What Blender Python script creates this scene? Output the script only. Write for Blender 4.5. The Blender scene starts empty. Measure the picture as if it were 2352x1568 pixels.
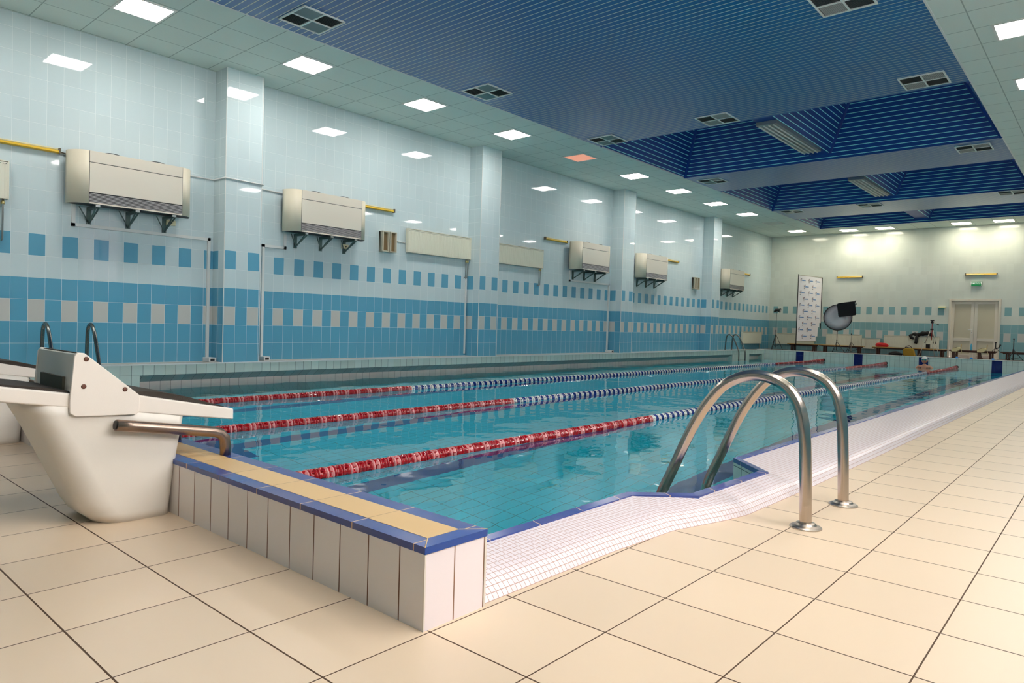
import bpy, math, random
from mathutils import Vector, Matrix
random.seed(7)
sc = bpy.context.scene
COL = sc.collection
W_, H_ = 2352, 1568

# ------------------------------------------------------------------ camera
YAW, PIT, ROL, FPX = -0.719986, -0.026105, 0.028711, 1589.1
cy, sy, cp, sp = math.cos(YAW), math.sin(YAW), math.cos(PIT), math.sin(PIT)
fw = Vector((sy*cp, cy*cp, sp)); rt = Vector((cy, -sy, 0)); up = rt.cross(fw)
r2 = math.cos(ROL)*rt + math.sin(ROL)*up
u2 = -math.sin(ROL)*rt + math.cos(ROL)*up
cd = bpy.data.cameras.new('camera'); cam = bpy.data.objects.new('camera', cd); COL.objects.link(cam)
cd.sensor_width = 36; cd.lens = FPX/W_*36; cd.clip_start = .05; cd.clip_end = 200
m = Matrix((r2, u2, -fw)).transposed().to_4x4(); m.translation = (0, 0, 1.0)
cam.matrix_world = m
sc.camera = cam

# ------------------------------------------------------------------ light set-up
sc.view_settings.view_transform = 'Standard'; sc.view_settings.look = 'None'
sc.view_settings.gamma = 1; sc.view_settings.use_curve_mapping = False
sc.view_settings.exposure = 0.36
PANEL = 30.0           # radiance of a lit ceiling panel
wd = bpy.data.worlds.new('world'); sc.world = wd; wd.use_nodes = True
wd.node_tree.nodes['Background'].inputs[0].default_value = (1, .95, .93, 1)
wd.node_tree.nodes['Background'].inputs[1].default_value = 10.0
cy_ = sc.cycles
cy_.max_bounces = 10; cy_.diffuse_bounces = 4; cy_.glossy_bounces = 4; cy_.transmission_bounces = 8
cy_.sample_clamp_indirect = 12; cy_.use_denoising = True

# ------------------------------------------------------------------ site dimensions
XL, XR, YB, YR, ZC = -11.19, 0.9, -4.0, 29.24, 4.94
ZD = 0.24                      # raised decks on the left and at the far end
XP, YP = -10.33, 26.63         # pool wall left, far
YN, YI = 1.483, 1.7665         # near kerb
ZW = -0.05                     # water level
ZF = -1.75
XB0, XB1, YBE = -8.75, -1.88, 27.6   # blue ceiling

# ------------------------------------------------------------------ materials
MATS = {}
def mat(name, col=(.8, .8, .8), rough=.5, metal=0, coat=0, emit=None, estr=0, spec=.5, bump=None):
    m = bpy.data.materials.new(name); m.use_nodes = True
    b = m.node_tree.nodes['Principled BSDF']
    b.inputs['Base Color'].default_value = (*col, 1); b.inputs['Roughness'].default_value = rough
    b.inputs['Metallic'].default_value = metal; b.inputs['Coat Weight'].default_value = coat
    b.inputs['Specular IOR Level'].default_value = spec
    if emit: b.inputs['Emission Color'].default_value = (*emit, 1); b.inputs['Emission Strength'].default_value = estr
    if bump or bump is None:
        nt = m.node_tree; tc = nt.nodes.new('ShaderNodeTexCoord'); n = nt.nodes.new('ShaderNodeTexNoise')
        sc_, st = bump if bump else (9, .04)
        n.inputs['Scale'].default_value = sc_; nt.links.new(tc.outputs['Object'], n.inputs['Vector'])
        if bump:
            bp = nt.nodes.new('ShaderNodeBump'); bp.inputs['Strength'].default_value = st; bp.inputs['Distance'].default_value = .01
            nt.links.new(n.outputs['Fac'], bp.inputs['Height']); nt.links.new(bp.outputs['Normal'], b.inputs['Normal'])
        else:
            mr = nt.nodes.new('ShaderNodeMapRange'); mr.inputs[3].default_value = max(0, rough-.05); mr.inputs[4].default_value = min(1, rough+.05)
            nt.links.new(n.outputs['Fac'], mr.inputs[0]); nt.links.new(mr.outputs[0], b.inputs['Roughness'])
    MATS[name] = m
    return m

class NT:
    def __init__(s, m): s.t = m.node_tree
    def n(s, k, **kw):
        o = s.t.nodes.new(k)
        for a, v in kw.items(): setattr(o, a, v)
        return o
    def lk(s, a, b):
        if isinstance(a, (int, float)): b.default_value = a
        else: s.t.links.new(a, b)
    def m(s, op, a, b=0.0, c=None):
        o = s.n('ShaderNodeMath', operation=op); s.lk(a, o.inputs[0]); s.lk(b, o.inputs[1])
        if c is not None: s.lk(c, o.inputs[2])
        return o.outputs[0]
    def mix(s, f, a, b):
        o = s.n('ShaderNodeMix', data_type='RGBA'); s.lk(f, o.inputs[0])
        for v, i in ((a, 6), (b, 7)):
            if isinstance(v, tuple): o.inputs[i].default_value = (*v, 1)
            else: s.t.links.new(v, o.inputs[i])
        return o.outputs[2]

def tile_mat(name, su, sv, g, col, grout, rough=.12, var=.08, colorfn=None, tilt=.0006, gv=None, grough=.7, coat=0, stain=0, metal=0, groutmetal=None, huev=0):
    """ceramic tiles laid out from the mesh UVs, which are in metres"""
    m = bpy.data.materials.new(name); m.use_nodes = True; k = NT(m); nt = m.node_tree
    b = nt.nodes['Principled BSDF']
    uv = k.n('ShaderNodeUVMap'); sx = k.n('ShaderNodeSeparateXYZ'); nt.links.new(uv.outputs[0], sx.inputs[0])
    u = k.m('DIVIDE', sx.outputs[0], su); v = k.m('DIVIDE', sx.outputs[1], sv)
    iu = k.m('FLOOR', u); iv = k.m('FLOOR', v); fu = k.m('SUBTRACT', u, iu); fv = k.m('SUBTRACT', v, iv)
    gm = k.m('MAXIMUM', k.m('LESS_THAN', fu, g/su), k.m('LESS_THAN', fv, (g if gv is None else gv)/sv))
    cb = k.n('ShaderNodeCombineXYZ'); nt.links.new(iu, cb.inputs[0]); nt.links.new(iv, cb.inputs[1])
    wn = k.n('ShaderNodeTexWhiteNoise', noise_dimensions='3D'); nt.links.new(cb.outputs[0], wn.inputs[0])
    base = colorfn(k, iu, iv) if colorfn else col
    hs = k.n('ShaderNodeHueSaturation')
    if isinstance(base, tuple): hs.inputs['Color'].default_value = (*base, 1)
    else: nt.links.new(base, hs.inputs['Color'])
    nt.links.new(k.m('MULTIPLY_ADD', wn.outputs[0], var, 1-var/2), hs.inputs['Value'])
    if huev:
        sp_ = k.n('ShaderNodeSeparateColor'); nt.links.new(wn.outputs[1], sp_.inputs[0])
        nt.links.new(k.m('MULTIPLY_ADD', sp_.outputs[1], huev, .5-huev/2), hs.inputs['Hue'])
    c = hs.outputs[0]
    if stain:
        tc = k.n('ShaderNodeTexCoord'); no = k.n('ShaderNodeTexNoise'); no.inputs['Scale'].default_value = 1.6; no.inputs['Detail'].default_value = 6
        nt.links.new(tc.outputs['Object'], no.inputs['Vector'])
        mr = k.n('ShaderNodeMapRange'); mr.inputs[1].default_value = .4; mr.inputs[2].default_value = .75
        mr.inputs[3].default_value = 0; mr.inputs[4].default_value = stain; nt.links.new(no.outputs['Fac'], mr.inputs[0])
        c = k.mix(mr.outputs[0], c, tuple(x*.7 for x in grout))
    c = k.mix(gm, c, grout)
    nt.links.new(c, b.inputs['Base Color'])
    nt.links.new(k.m('MULTIPLY_ADD', gm, grough-rough, rough), b.inputs['Roughness'])
    b.inputs['Coat Weight'].default_value = coat; b.inputs['Metallic'].default_value = metal
    if groutmetal is not None: nt.links.new(k.m('MULTIPLY_ADD', gm, groutmetal-metal, metal), b.inputs['Metallic'])
    if tilt:
        sp2 = k.n('ShaderNodeSeparateColor'); nt.links.new(wn.outputs[1], sp2.inputs[0])
        h = k.m('ADD', k.m('MULTIPLY', fu, k.m('SUBTRACT', sp2.outputs[0], .5)), k.m('MULTIPLY', fv, k.m('SUBTRACT', sp2.outputs[2], .5)))
        h = k.m('SUBTRACT', k.m('MULTIPLY', h, tilt), k.m('MULTIPLY', gm, .0008))
        bp = k.n('ShaderNodeBump'); bp.inputs['Distance'].default_value = 1.0; bp.inputs['Strength'].default_value = 1.0
        nt.links.new(h, bp.inputs['Height']); nt.links.new(bp.outputs[0], b.inputs['Normal'])
    MATS[name] = m
    return m

PALE = (.62, .73, .75); BLUE = (.12, .385, .55); CREAM = (.60, .60, .56)
def wallcols(k, iu, iv):
    even = k.m('LESS_THAN', k.m('FRACT', k.m('MULTIPLY', iu, .5)), .25)
    row = lambda r: k.m('COMPARE', iv, float(r), .5)
    c2 = k.m('MULTIPLY', row(2), even)
    band = k.m('SUBTRACT', k.m('LESS_THAN', iv, 3.5), c2)
    c5 = k.m('MULTIPLY', row(5), even)
    c = k.mix(k.m('MAXIMUM', band, c5), PALE, BLUE)
    return k.mix(c2, c, CREAM)
tile_mat('wall_tiles', .2, .3, .0035, None, (.84, .9, .9), .03, .04, wallcols, tilt=.0004)
PALE_WARM_LIT = (.70, .74, .68); BLUE_WARM_LIT = (.24, .44, .47)  # same wall tiles, with the far end's warm light put into their colour
def farcols(k, iu, iv):
    even = k.m('LESS_THAN', k.m('FRACT', k.m('MULTIPLY', iu, .5)), .25)
    row = lambda r: k.m('COMPARE', iv, float(r), .5)
    c2 = k.m('MULTIPLY', row(2), even)
    band = k.m('SUBTRACT', k.m('LESS_THAN', iv, 3.5), c2)
    c5 = k.m('MULTIPLY', row(5), even)
    c = k.mix(k.m('MAXIMUM', band, c5), PALE_WARM_LIT, BLUE_WARM_LIT)
    return k.mix(c2, c, CREAM)
tile_mat('far_wall_tiles', .2, .3, .003, None, (.70, .74, .70), .12, .06, farcols, tilt=.0003)
tile_mat('floor_tiles', .405, .4, .005, (.76, .59, .42), (.09, .045, .02), .36, .07, tilt=.0001, grough=.8, stain=.0, gv=.006)
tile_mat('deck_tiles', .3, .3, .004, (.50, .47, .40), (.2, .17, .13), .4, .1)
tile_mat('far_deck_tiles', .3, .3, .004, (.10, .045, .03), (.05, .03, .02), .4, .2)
tile_mat('kerb_tiles', .169, .6, .006, (.86, .79, .75), (.16, .07, .035), .25, .05, grough=.8)
tile_mat('kerb_side_tiles', .14, .6, .005, (.90, .80, .81), (.28, .14, .08), .2, .03, grough=.8)  # same tiles as the kerb front, brighter side light put into the colour
tile_mat('cap_blue', .335, 5, .005, (.012, .06, .30), (.55, .38, .26), .22, .15, gv=0, stain=.25, tilt=0)
tile_mat('cap_beige', .335, 5, .004, (.72, .48, .22), (.4, .25, .15), .45, .1, gv=0, tilt=0)
tile_mat('mosaic', .0255, .0255, .0026, (.78, .70, .72), (.52, .32, .26), .3, .06, tilt=.0002, grough=.8)
tile_mat('pool_tiles', .15, .3, .005, (.60, .69, .63), (.06, .11, .10), .12, .10, tilt=.0002, huev=.04)
tile_mat('gutter_dark', .15, .4, .004, (.34, .36, .35), (.05, .05, .05), .35, .2)
tile_mat('gutter_beige', .15, .4, .004, (.62, .50, .45), (.12, .08, .06), .3, .1)
tile_mat('basin_tiles', .125, .25, .006, (.01, .72, .90), (.0, .25, .34), .3, .08, tilt=0)
tile_mat('marker_navy', .15, .3, .004, (.004, .012, .12), (.02, .03, .2), .15, .2)
tile_mat('ceiling_grid', .6, .605, .014, (.72, .80, .74), (.38, .46, .42), .9, .03, tilt=0)
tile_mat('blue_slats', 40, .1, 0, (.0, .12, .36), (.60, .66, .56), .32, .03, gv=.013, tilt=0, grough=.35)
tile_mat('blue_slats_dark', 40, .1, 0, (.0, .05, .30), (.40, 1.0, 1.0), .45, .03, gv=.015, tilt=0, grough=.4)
mat('line_blue', (.0, .03, .26), .4)
mat('blue_plain', (.0, .045, .28), .45)
mat('white_plastic', (.80, .72, .64), .35)
mat('fan_cream', (.78, .71, .60), .42)
mat('fan_cream_side', (.74, .67, .52), .45)
mat('white_paint', (.78, .78, .74), .4)
mat('rad_cream', (.76, .74, .60), .4)
mat('duct_white', (.74, .76, .74), .4)
mat('grey_metal', (.42, .44, .43), .35, .6)
mat('bracket', (.10, .16, .15), .45, .3)
mat('black', (.012, .012, .014), .5)
mat('dark_slot', (.02, .02, .025), .6)
mat('slot_brown', (.10, .09, .06), .6)  # shade inside the wedge's open slot, put into a brown colour
mat('corner_bead', (.78, .70, .62), .4)
mat('grey_slat', (.45, .45, .46), .4)
mat('steel', (.52, .44, .38), .2, 1)
mat('steel_flange', (.50, .44, .38), .34, 1)
mat('steel_dark', (.20, .21, .20), .22, 1)
mat('steel_brown', (.33, .24, .19), .32, 1)
mat('block_plastic', (.83, .75, .67), .38, bump=(400, .05))
mat('block_body', (.80, .74, .66), .4, bump=(60, .02))
mat('mat_brown', (.035, .025, .018), .75, bump=(300, .3))
mat('screw', (.16, .07, .05), .4, .6)
mat('vent_frame', (.80, .84, .80), .5)
mat('vent_dark', (.06, .08, .08), .6)
mat('vent_blade', (.36, .38, .38), .4, .4)
mat('lamp_yellow', (.72, .46, .04), .35)
mat('lamp_end', (.1, .08, .05), .5)
mat('speaker_beige', (.55, .50, .38), .5)
mat('speaker_mesh', (.22, .14, .06), .8, bump=(200, .5))
mat('brass', (.6, .5, .2), .4)
mat('rope_red', (.38, .003, .008), .12, coat=.6)
mat('rope_pink', (.72, .26, .26), .2, coat=.5)
mat('rope_blue', (.008, .03, .22), .15, coat=.6)
mat('rope_white', (.80, .80, .74), .2, coat=.5)
mat('cable', (.3, .3, .3), .4, .5)
mat('bench_wood', (.55, .32, .08), .5)
mat('bench_dark', (.07, .025, .015), .6)
mat('door_white', (.74, .68, .58), .5)
mat('door_panel', (.62, .56, .42), .55)
mat('skin', (.55, .26, .17), .45)
mat('cap_white', (.8, .82, .82), .35)
mat('goggles', (.01, .35, .38), .15)
mat('suit', (.02, .02, .03), .5)
mat('banner_white', (.93, .90, .95), .5)
mat('logo_blue', (.02, .25, .65), .5)
mat('logo_dark', (.12, .08, .14), .5)
mat('fabric_black', (.01, .01, .012), .9, bump=(30, .3))
mat('reflector_white', (.62, .58, .62), .4, bump=(4, .5))
mat('red_cloth', (.55, .01, .015), .8)
mat('yellow_cloth', (.42, .25, .02), .8, bump=(30, .4))
mat('exit_green', (.02, .28, .10), .4, emit=(.02, .4, .12), estr=.1)
mat('exit_white', (.9, .95, .9), .4, emit=(1, 1, 1), estr=.4)
mat('box_cream', (.80, .72, .45), .5)
mat('blue_cap', (.0, .25, .8), .3)
mat('bottle', (.1, .45, .65), .2)
mat('seat_beige', (.65, .55, .30), .5)
mat('panel_cool', (.9, .9, .9), .5, emit=(1, .955, .90), estr=PANEL, bump=False)
mat('panel_warm', (.9, .9, .9), .5, emit=(1, .92, .72), estr=PANEL*.75, bump=False)
mat('panel_off', (.55, .6, .57), .5)
mat('panel_red', (.8, .4, .3), .5, emit=(1, .35, .2), estr=.5, bump=False)
mat('right_wall', (.80, .77, .72), .5)
mat('stand_black', (.015, .015, .017), .4)
mat('stand_light', (.55, .50, .42), .4, .5)

m = bpy.data.materials.new('window_glass'); m.use_nodes = True
b = m.node_tree.nodes['Principled BSDF']; b.inputs['Transmission Weight'].default_value = 1; b.inputs['IOR'].default_value = 1.0
b.inputs['Roughness'].default_value = 0; b.inputs['Base Color'].default_value = (1, 1, 1, 1); MATS['window_glass'] = m
m2 = m.copy(); m2.name = 'window_glass_tinted'; m2.node_tree.nodes['Principled BSDF'].inputs['Base Color'].default_value = (.10, .09, .10, 1); MATS['window_glass_tinted'] = m2  # dark tint added to weaken this pane's reflection on the left wall

def water_mat():
    m = bpy.data.materials.new('water'); m.use_nodes = True; nt = m.node_tree; k = NT(m)
    for n in list(nt.nodes): nt.nodes.remove(n)
    out = k.n('ShaderNodeOutputMaterial'); g = k.n('ShaderNodeBsdfGlass'); g.inputs['IOR'].default_value = 1.33
    g.inputs['Roughness'].default_value = 0; g.inputs['Color'].default_value = (1, 1, 1, 1)
    tc = k.n('ShaderNodeTexCoord')
    def noise(scale, vs, det):
        mp = k.n('ShaderNodeMapping'); mp.inputs['Scale'].default_value = vs; nt.links.new(tc.outputs['Object'], mp.inputs[0])
        n = k.n('ShaderNodeTexNoise'); n.inputs['Scale'].default_value = scale; n.inputs['Detail'].default_value = det
        nt.links.new(mp.outputs[0], n.inputs['Vector']); return n.outputs['Fac']
    big = noise(1.3, (1, 1, 1), 2); fine = noise(5.5, (1, .8, 1), 2)
    # the swimmer stirs the far end more than the near end
    sx = k.n('ShaderNodeSeparateXYZ'); nt.links.new(tc.outputs['Object'], sx.inputs[0])
    mr = k.n('ShaderNodeMapRange'); mr.inputs[1].default_value = 3; mr.inputs[2].default_value = 16; mr.inputs[3].default_value = .0006; mr.inputs[4].default_value = .0016
    nt.links.new(sx.outputs[1], mr.inputs[0])
    h = k.m('ADD', k.m('MULTIPLY', big, .010), k.m('MULTIPLY', fine, mr.outputs[0]))
    bp = k.n('ShaderNodeBump'); bp.inputs['Distance'].default_value = 1; bp.inputs['Strength'].default_value = 1
    nt.links.new(h, bp.inputs['Height']); nt.links.new(bp.outputs[0], g.inputs['Normal'])
    va = k.n('ShaderNodeVolumeAbsorption'); va.inputs['Color'].default_value = (.15, .88, .95, 1); va.inputs['Density'].default_value = .14
    nt.links.new(g.outputs[0], out.inputs['Surface']); nt.links.new(va.outputs[0], out.inputs['Volume'])
    MATS['water'] = m
water_mat()

# ------------------------------------------------------------------ mesh builder
class MB:
    def __init__(s): s.v = []; s.f = []; s.mi = []; s.uv = []; s.sm = []; s.mats = []
    def _m(s, name):
        if name not in s.mats: s.mats.append(name)
        return s.mats.index(name)
    def face(s, pts, mt, uvs=None, smooth=False):
        i = len(s.v); s.v += [tuple(p) for p in pts]; s.f.append(tuple(range(i, i+len(pts)))); s.mi.append(s._m(mt)); s.uv.append(uvs); s.sm.append(smooth)
    def idx(s, verts, faces, mt, smooth=False):
        i = len(s.v); s.v += [tuple(p) for p in verts]
        for f in faces: s.f.append(tuple(j+i for j in f)); s.mi.append(s._m(mt)); s.uv.append(None); s.sm.append(smooth)
    def box(s, x0, x1, y0, y1, z0, z1, mt, uvm=False, off=(0, 0, 0)):
        ox, oy, oz = off
        P = lambda a, b, c: (a, b, c)
        F = [((x0,y0,z0),(x0,y1,z0),(x1,y1,z0),(x1,y0,z0), 'xy'), ((x0,y0,z1),(x1,y0,z1),(x1,y1,z1),(x0,y1,z1), 'xy'),
             ((x0,y0,z0),(x1,y0,z0),(x1,y0,z1),(x0,y0,z1), 'xz'), ((x1,y1,z0),(x0,y1,z0),(x0,y1,z1),(x1,y1,z1), 'xz'),
             ((x0,y1,z0),(x0,y0,z0),(x0,y0,z1),(x0,y1,z1), 'yz'), ((x1,y0,z0),(x1,y1,z0),(x1,y1,z1),(x1,y0,z1), 'yz')]
        if not uvm:
            v = [(x0,y0,z0),(x1,y0,z0),(x1,y1,z0),(x0,y1,z0),(x0,y0,z1),(x1,y0,z1),(x1,y1,z1),(x0,y1,z1)]
            s.idx(v, [(0,3,2,1),(4,5,6,7),(0,1,5,4),(1,2,6,5),(2,3,7,6),(3,0,4,7)], mt); return
        for *q, pl in F:
            uvs = [((p[0]-ox, p[1]-oy) if pl == 'xy' else (p[0]-ox, p[2]-oz) if pl == 'xz' else (p[1]-oy, p[2]-oz)) for p in q]
            s.face(q, mt, uvs)
    def tube(s, pts, r, mt, n=12, caps=True, smooth=True, rr=None):
        pts = [Vector(p) for p in pts]; k = len(pts); rings = []
        t0 = (pts[1]-pts[0]).normalized(); a = t0.orthogonal().normalized()
        for i, p in enumerate(pts):
            t = ((pts[i]-pts[i-1]).normalized() if i else t0) + ((pts[i+1]-pts[i]).normalized() if i < k-1 else (pts[i]-pts[i-1]).normalized())
            t.normalize(); a = (a - t*a.dot(t)).normalized(); b = t.cross(a)
            R = rr[i] if rr else r
            rings.append([p + (a*math.cos(2*math.pi*j/n) + b*math.sin(2*math.pi*j/n))*R for j in range(n)])
        v = [q for g in rings for q in g]; f = []
        for i in range(k-1):
            for j in range(n): f.append((i*n+j, i*n+(j+1) % n, (i+1)*n+(j+1) % n, (i+1)*n+j))
        s.idx(v, f, mt, smooth)
        if caps:
            s.idx(rings[0], [tuple(reversed(range(n)))], mt); s.idx(rings[-1], [tuple(range(n))], mt)
    def lathe(s, prof, c, ax, mt, n=16, smooth=True, mts=None):
        """prof: (radius, height along axis)"""
        ax = Vector(ax).normalized(); a = ax.orthogonal().normalized(); b = ax.cross(a); c = Vector(c)
        rings = [[c + ax*h + (a*math.cos(2*math.pi*j/n) + b*math.sin(2*math.pi*j/n))*r for j in range(n)] for r, h in prof]
        for i in range(len(prof)-1):
            v = rings[i] + rings[i+1]
            s.idx(v, [(j, (j+1) % n, n+(j+1) % n, n+j) for j in range(n)], mts[i] if mts else mt, smooth)
        if prof[0][0] > 1e-4: s.idx(rings[0], [tuple(reversed(range(n)))], mts[0] if mts else mt)
        if prof[-1][0] > 1e-4: s.idx(rings[-1], [tuple(range(n))], mts[-1] if mts else mt)
    def prism(s, poly, axis, a, b, mt, side=None):
        """poly in the two other axes (x:yz, y:xz, z:xy), extruded from a to b"""
        def P(p, h): return {'x': (h, p[0], p[1]), 'y': (p[0], h, p[1]), 'z': (p[0], p[1], h)}[axis]
        n = len(poly); lo = [P(p, a) for p in poly]; hi = [P(p, b) for p in poly]
        s.idx(lo+hi, [(i, (i+1) % n, n+(i+1) % n, n+i) for i in range(n)], side or mt)
        s.idx(lo, [tuple(reversed(range(n)))], mt); s.idx(hi, [tuple(range(n))], mt)
    def ball(s, c, r, mt, n=14, m_=9, sc3=(1, 1, 1), fn=None):
        v = []; c = Vector(c)
        for i in range(m_+1):
            th = math.pi*i/m_
            for j in range(n):
                ph = 2*math.pi*j/n; d = Vector((math.sin(th)*math.cos(ph)*sc3[0], math.sin(th)*math.sin(ph)*sc3[1], math.cos(th)*sc3[2]))
                k = r*(fn(d) if fn else 1); v.append(c + d*k)
        f = [(i*n+j, (i+1)*n+j, (i+1)*n+(j+1) % n, i*n+(j+1) % n) for i in range(m_) for j in range(n)]
        s.idx(v, f, mt, True)
    def build(s, name, parent=None, loc=None, bevel=0, segs=2, fix=True, auto=False):
        me = bpy.data.meshes.new(name); me.from_pydata(s.v, [], s.f)
        for n_ in s.mats: me.materials.append(MATS[n_])
        me.polygons.foreach_set('material_index', s.mi); me.polygons.foreach_set('use_smooth', s.sm)
        if any(u is not None for u in s.uv):
            ul = me.uv_layers.new(name='UVMap'); li = 0
            for f, u in zip(s.f, s.uv):
                for q in range(len(f)):
                    if u is not None: ul.data[li].uv = u[q]
                    li += 1
        me.update()
        if fix:
            import bmesh
            bm = bmesh.new(); bm.from_mesh(me)
            bmesh.ops.remove_doubles(bm, verts=bm.verts, dist=1e-5)
            bmesh.ops.recalc_face_normals(bm, faces=bm.faces); bm.to_mesh(me); bm.free()
        o = bpy.data.objects.new(name, me); COL.objects.link(o)
        if parent: o.parent = parent
        if loc: o.location = loc
        if bevel:
            md = o.modifiers.new('bevel', 'BEVEL'); md.width = bevel; md.segments = segs; md.limit_method = 'ANGLE'; md.angle_limit = .6
            for p in me.polygons: p.use_smooth = True
            try: md.harden_normals = True
            except Exception: pass
        return o

def tag(o, label=None, cat=None, group=None, kind=None):
    if label: o['label'] = label
    if cat: o['category'] = cat
    if group: o['group'] = group
    if kind: o['kind'] = kind
    return o
def empty(name, loc, label, cat, group=None, rz=0):
    o = bpy.data.objects.new(name, None); COL.objects.link(o); o.location = loc; o.rotation_euler = (0, 0, rz)
    o.empty_display_size = .1
    return tag(o, label, cat, group)
def struct(o): o['kind'] = 'structure'; return o
def copy_tree(o, loc=None, label=None, rz=None, parent=None):
    c = o.copy(); COL.objects.link(c)
    if parent is not None: c.parent = parent
    if loc is not None: c.location = loc
    if rz is not None: c.rotation_euler = (0, 0, rz)
    if label: c['label'] = label
    for ch in list(o.children): copy_tree(ch, parent=c)
    return c

# ================================================================== ROOM
def bays():
    cols = [(5.28, 5.90), (11.15, 11.77), (17.03, 17.65), (22.88, 23.50)]
    return cols
COLS = bays()
# left wall, one strip per bay so each bay's tiles start where they start in the room
w = MB(); y = YB; phases = [4.73-.4*22, 6.36, 12.34, 18.58, 24.84]
for i, (a, b_) in enumerate(COLS + [(YR, YR)]):
    ph = phases[i]
    y1 = a
    w.face([(XL, y, 0), (XL, y1, 0), (XL, y1, ZC), (XL, y, ZC)], 'wall_tiles', [(y-ph+40, -ZD), (y1-ph+40, -ZD), (y1-ph+40, ZC-ZD), (y-ph+40, ZC-ZD)])
    if i < 4:
        w.face([(XL, a, 0), (XL, b_, 0), (XL, b_, ZC), (XL, a, ZC)], 'wall_tiles', [(0, -ZD), (.6, -ZD), (.6, ZC-ZD), (0, ZC-ZD)])
    y = b_
struct(w.build('wall_left', fix=False))
for i, (a, b_) in enumerate(COLS):
    c = MB(); X1 = -10.8
    c.face([(X1, a, ZD), (X1, b_, ZD), (X1, b_, ZC), (X1, a, ZC)], 'wall_tiles', [(.005, 0), (.625, 0), (.625, ZC-ZD), (.005, ZC-ZD)])
    c.face([(XL, a, ZD), (X1, a, ZD), (X1, a, ZC), (XL, a, ZC)], 'wall_tiles', [(.01, 0), (.4, 0), (.4, ZC-ZD), (.01, ZC-ZD)])
    c.face([(X1, b_, ZD), (XL, b_, ZD), (XL, b_, ZC), (X1, b_, ZC)], 'wall_tiles', [(.01, 0), (.4, 0), (.4, ZC-ZD), (.01, ZC-ZD)])
    for yy in (a, b_):
        c.box(X1-.008, X1+.004, yy-.006, yy+.006, ZD, ZC, 'duct_white')
    struct(c.build('wall_pillar', fix=False))
# far wall with the door opening left behind the door
w = MB(); ph = -6.62-.4*30
D0, D1, DZ = -4.67, -3.12, 2.33
def fq(x0, x1, z0, z1): w.face([(x0, YR, z0), (x1, YR, z0), (x1, YR, z1), (x0, YR, z1)], 'far_wall_tiles', [(x0-ph, z0-ZD), (x1-ph, z0-ZD), (x1-ph, z1-ZD), (x0-ph, z1-ZD)])
fq(XL, D0, 0, ZC); fq(D1, XR, 0, ZC); fq(D0, D1, DZ, ZC); fq(D0, D1, 0, ZD)
struct(w.build('wall_far', fix=False))
w = MB(); w.face([(XL, YB, 0), (XR, YB, 0), (XR, YB, ZC), (XL, YB, ZC)], 'wall_tiles', [(0, -ZD), (12, -ZD), (12, ZC-ZD), (0, ZC-ZD)])
struct(w.build('wall_back', fix=False))
# right wall (beside and behind the camera) with unseen windows added for side light and a reflection
ADDED_WINS = [(1.2, 2.8), (3.2, 4.8), (7.0, 8.1)]
WZ0, WZ1 = 1.9, 4.1
w = MB(); y = YB
def rq(y0, y1, z0, z1): w.face([(XR, y0, z0), (XR, y1, z0), (XR, y1, z1), (XR, y0, z1)], 'wall_tiles', [(y0+8, z0-ZD), (y1+8, z0-ZD), (y1+8, z1-ZD), (y0+8, z1-ZD)])
for a, b_ in ADDED_WINS:
    rq(y, a, 0, ZC); rq(a, b_, 0, WZ0); rq(a, b_, WZ1, ZC); y = b_
rq(y, YR, 0, ZC)
struct(w.build('wall_right', fix=False))
for i, (a, b_) in enumerate(ADDED_WINS):
    f = MB(); 
    for (p, q, r, s_) in ((a, b_, WZ0, WZ0+.06), (a, b_, WZ1-.06, WZ1), (a, a+.06, WZ0, WZ1), (b_-.06, b_, WZ0, WZ1), ((a+b_)/2-.03, (a+b_)/2+.03, WZ0, WZ1)):
        f.box(XR-.03, XR+.05, p, q, r, s_, 'white_paint')
    f.box(XR+.005, XR+.012, a+.02, b_-.02, WZ0+.02, WZ1-.02, 'window_glass_tinted' if i == 2 else 'window_glass')
    struct(f.build('window_%d' % (i+1)))

# ceiling: white grid strips
c = MB()
def cq(x0, x1, y0, y1): c.face([(x0, y0, ZC), (x0, y1, ZC), (x1, y1, ZC), (x1, y0, ZC)], 'ceiling_grid', [(x0+9.957+60, y0-6.33+60.5), (x0+9.957+60, y1-6.33+60.5), (x1+9.957+60, y1-6.33+60.5), (x1+9.957+60, y0-6.33+60.5)])
cq(XL, XB0, YB, YR); cq(XB1, XR, YB, YR); cq(XB0, XB1, YBE, YR); cq(XB0, XB1, YB, YB+1)
struct(c.build('ceiling', fix=False))
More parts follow.
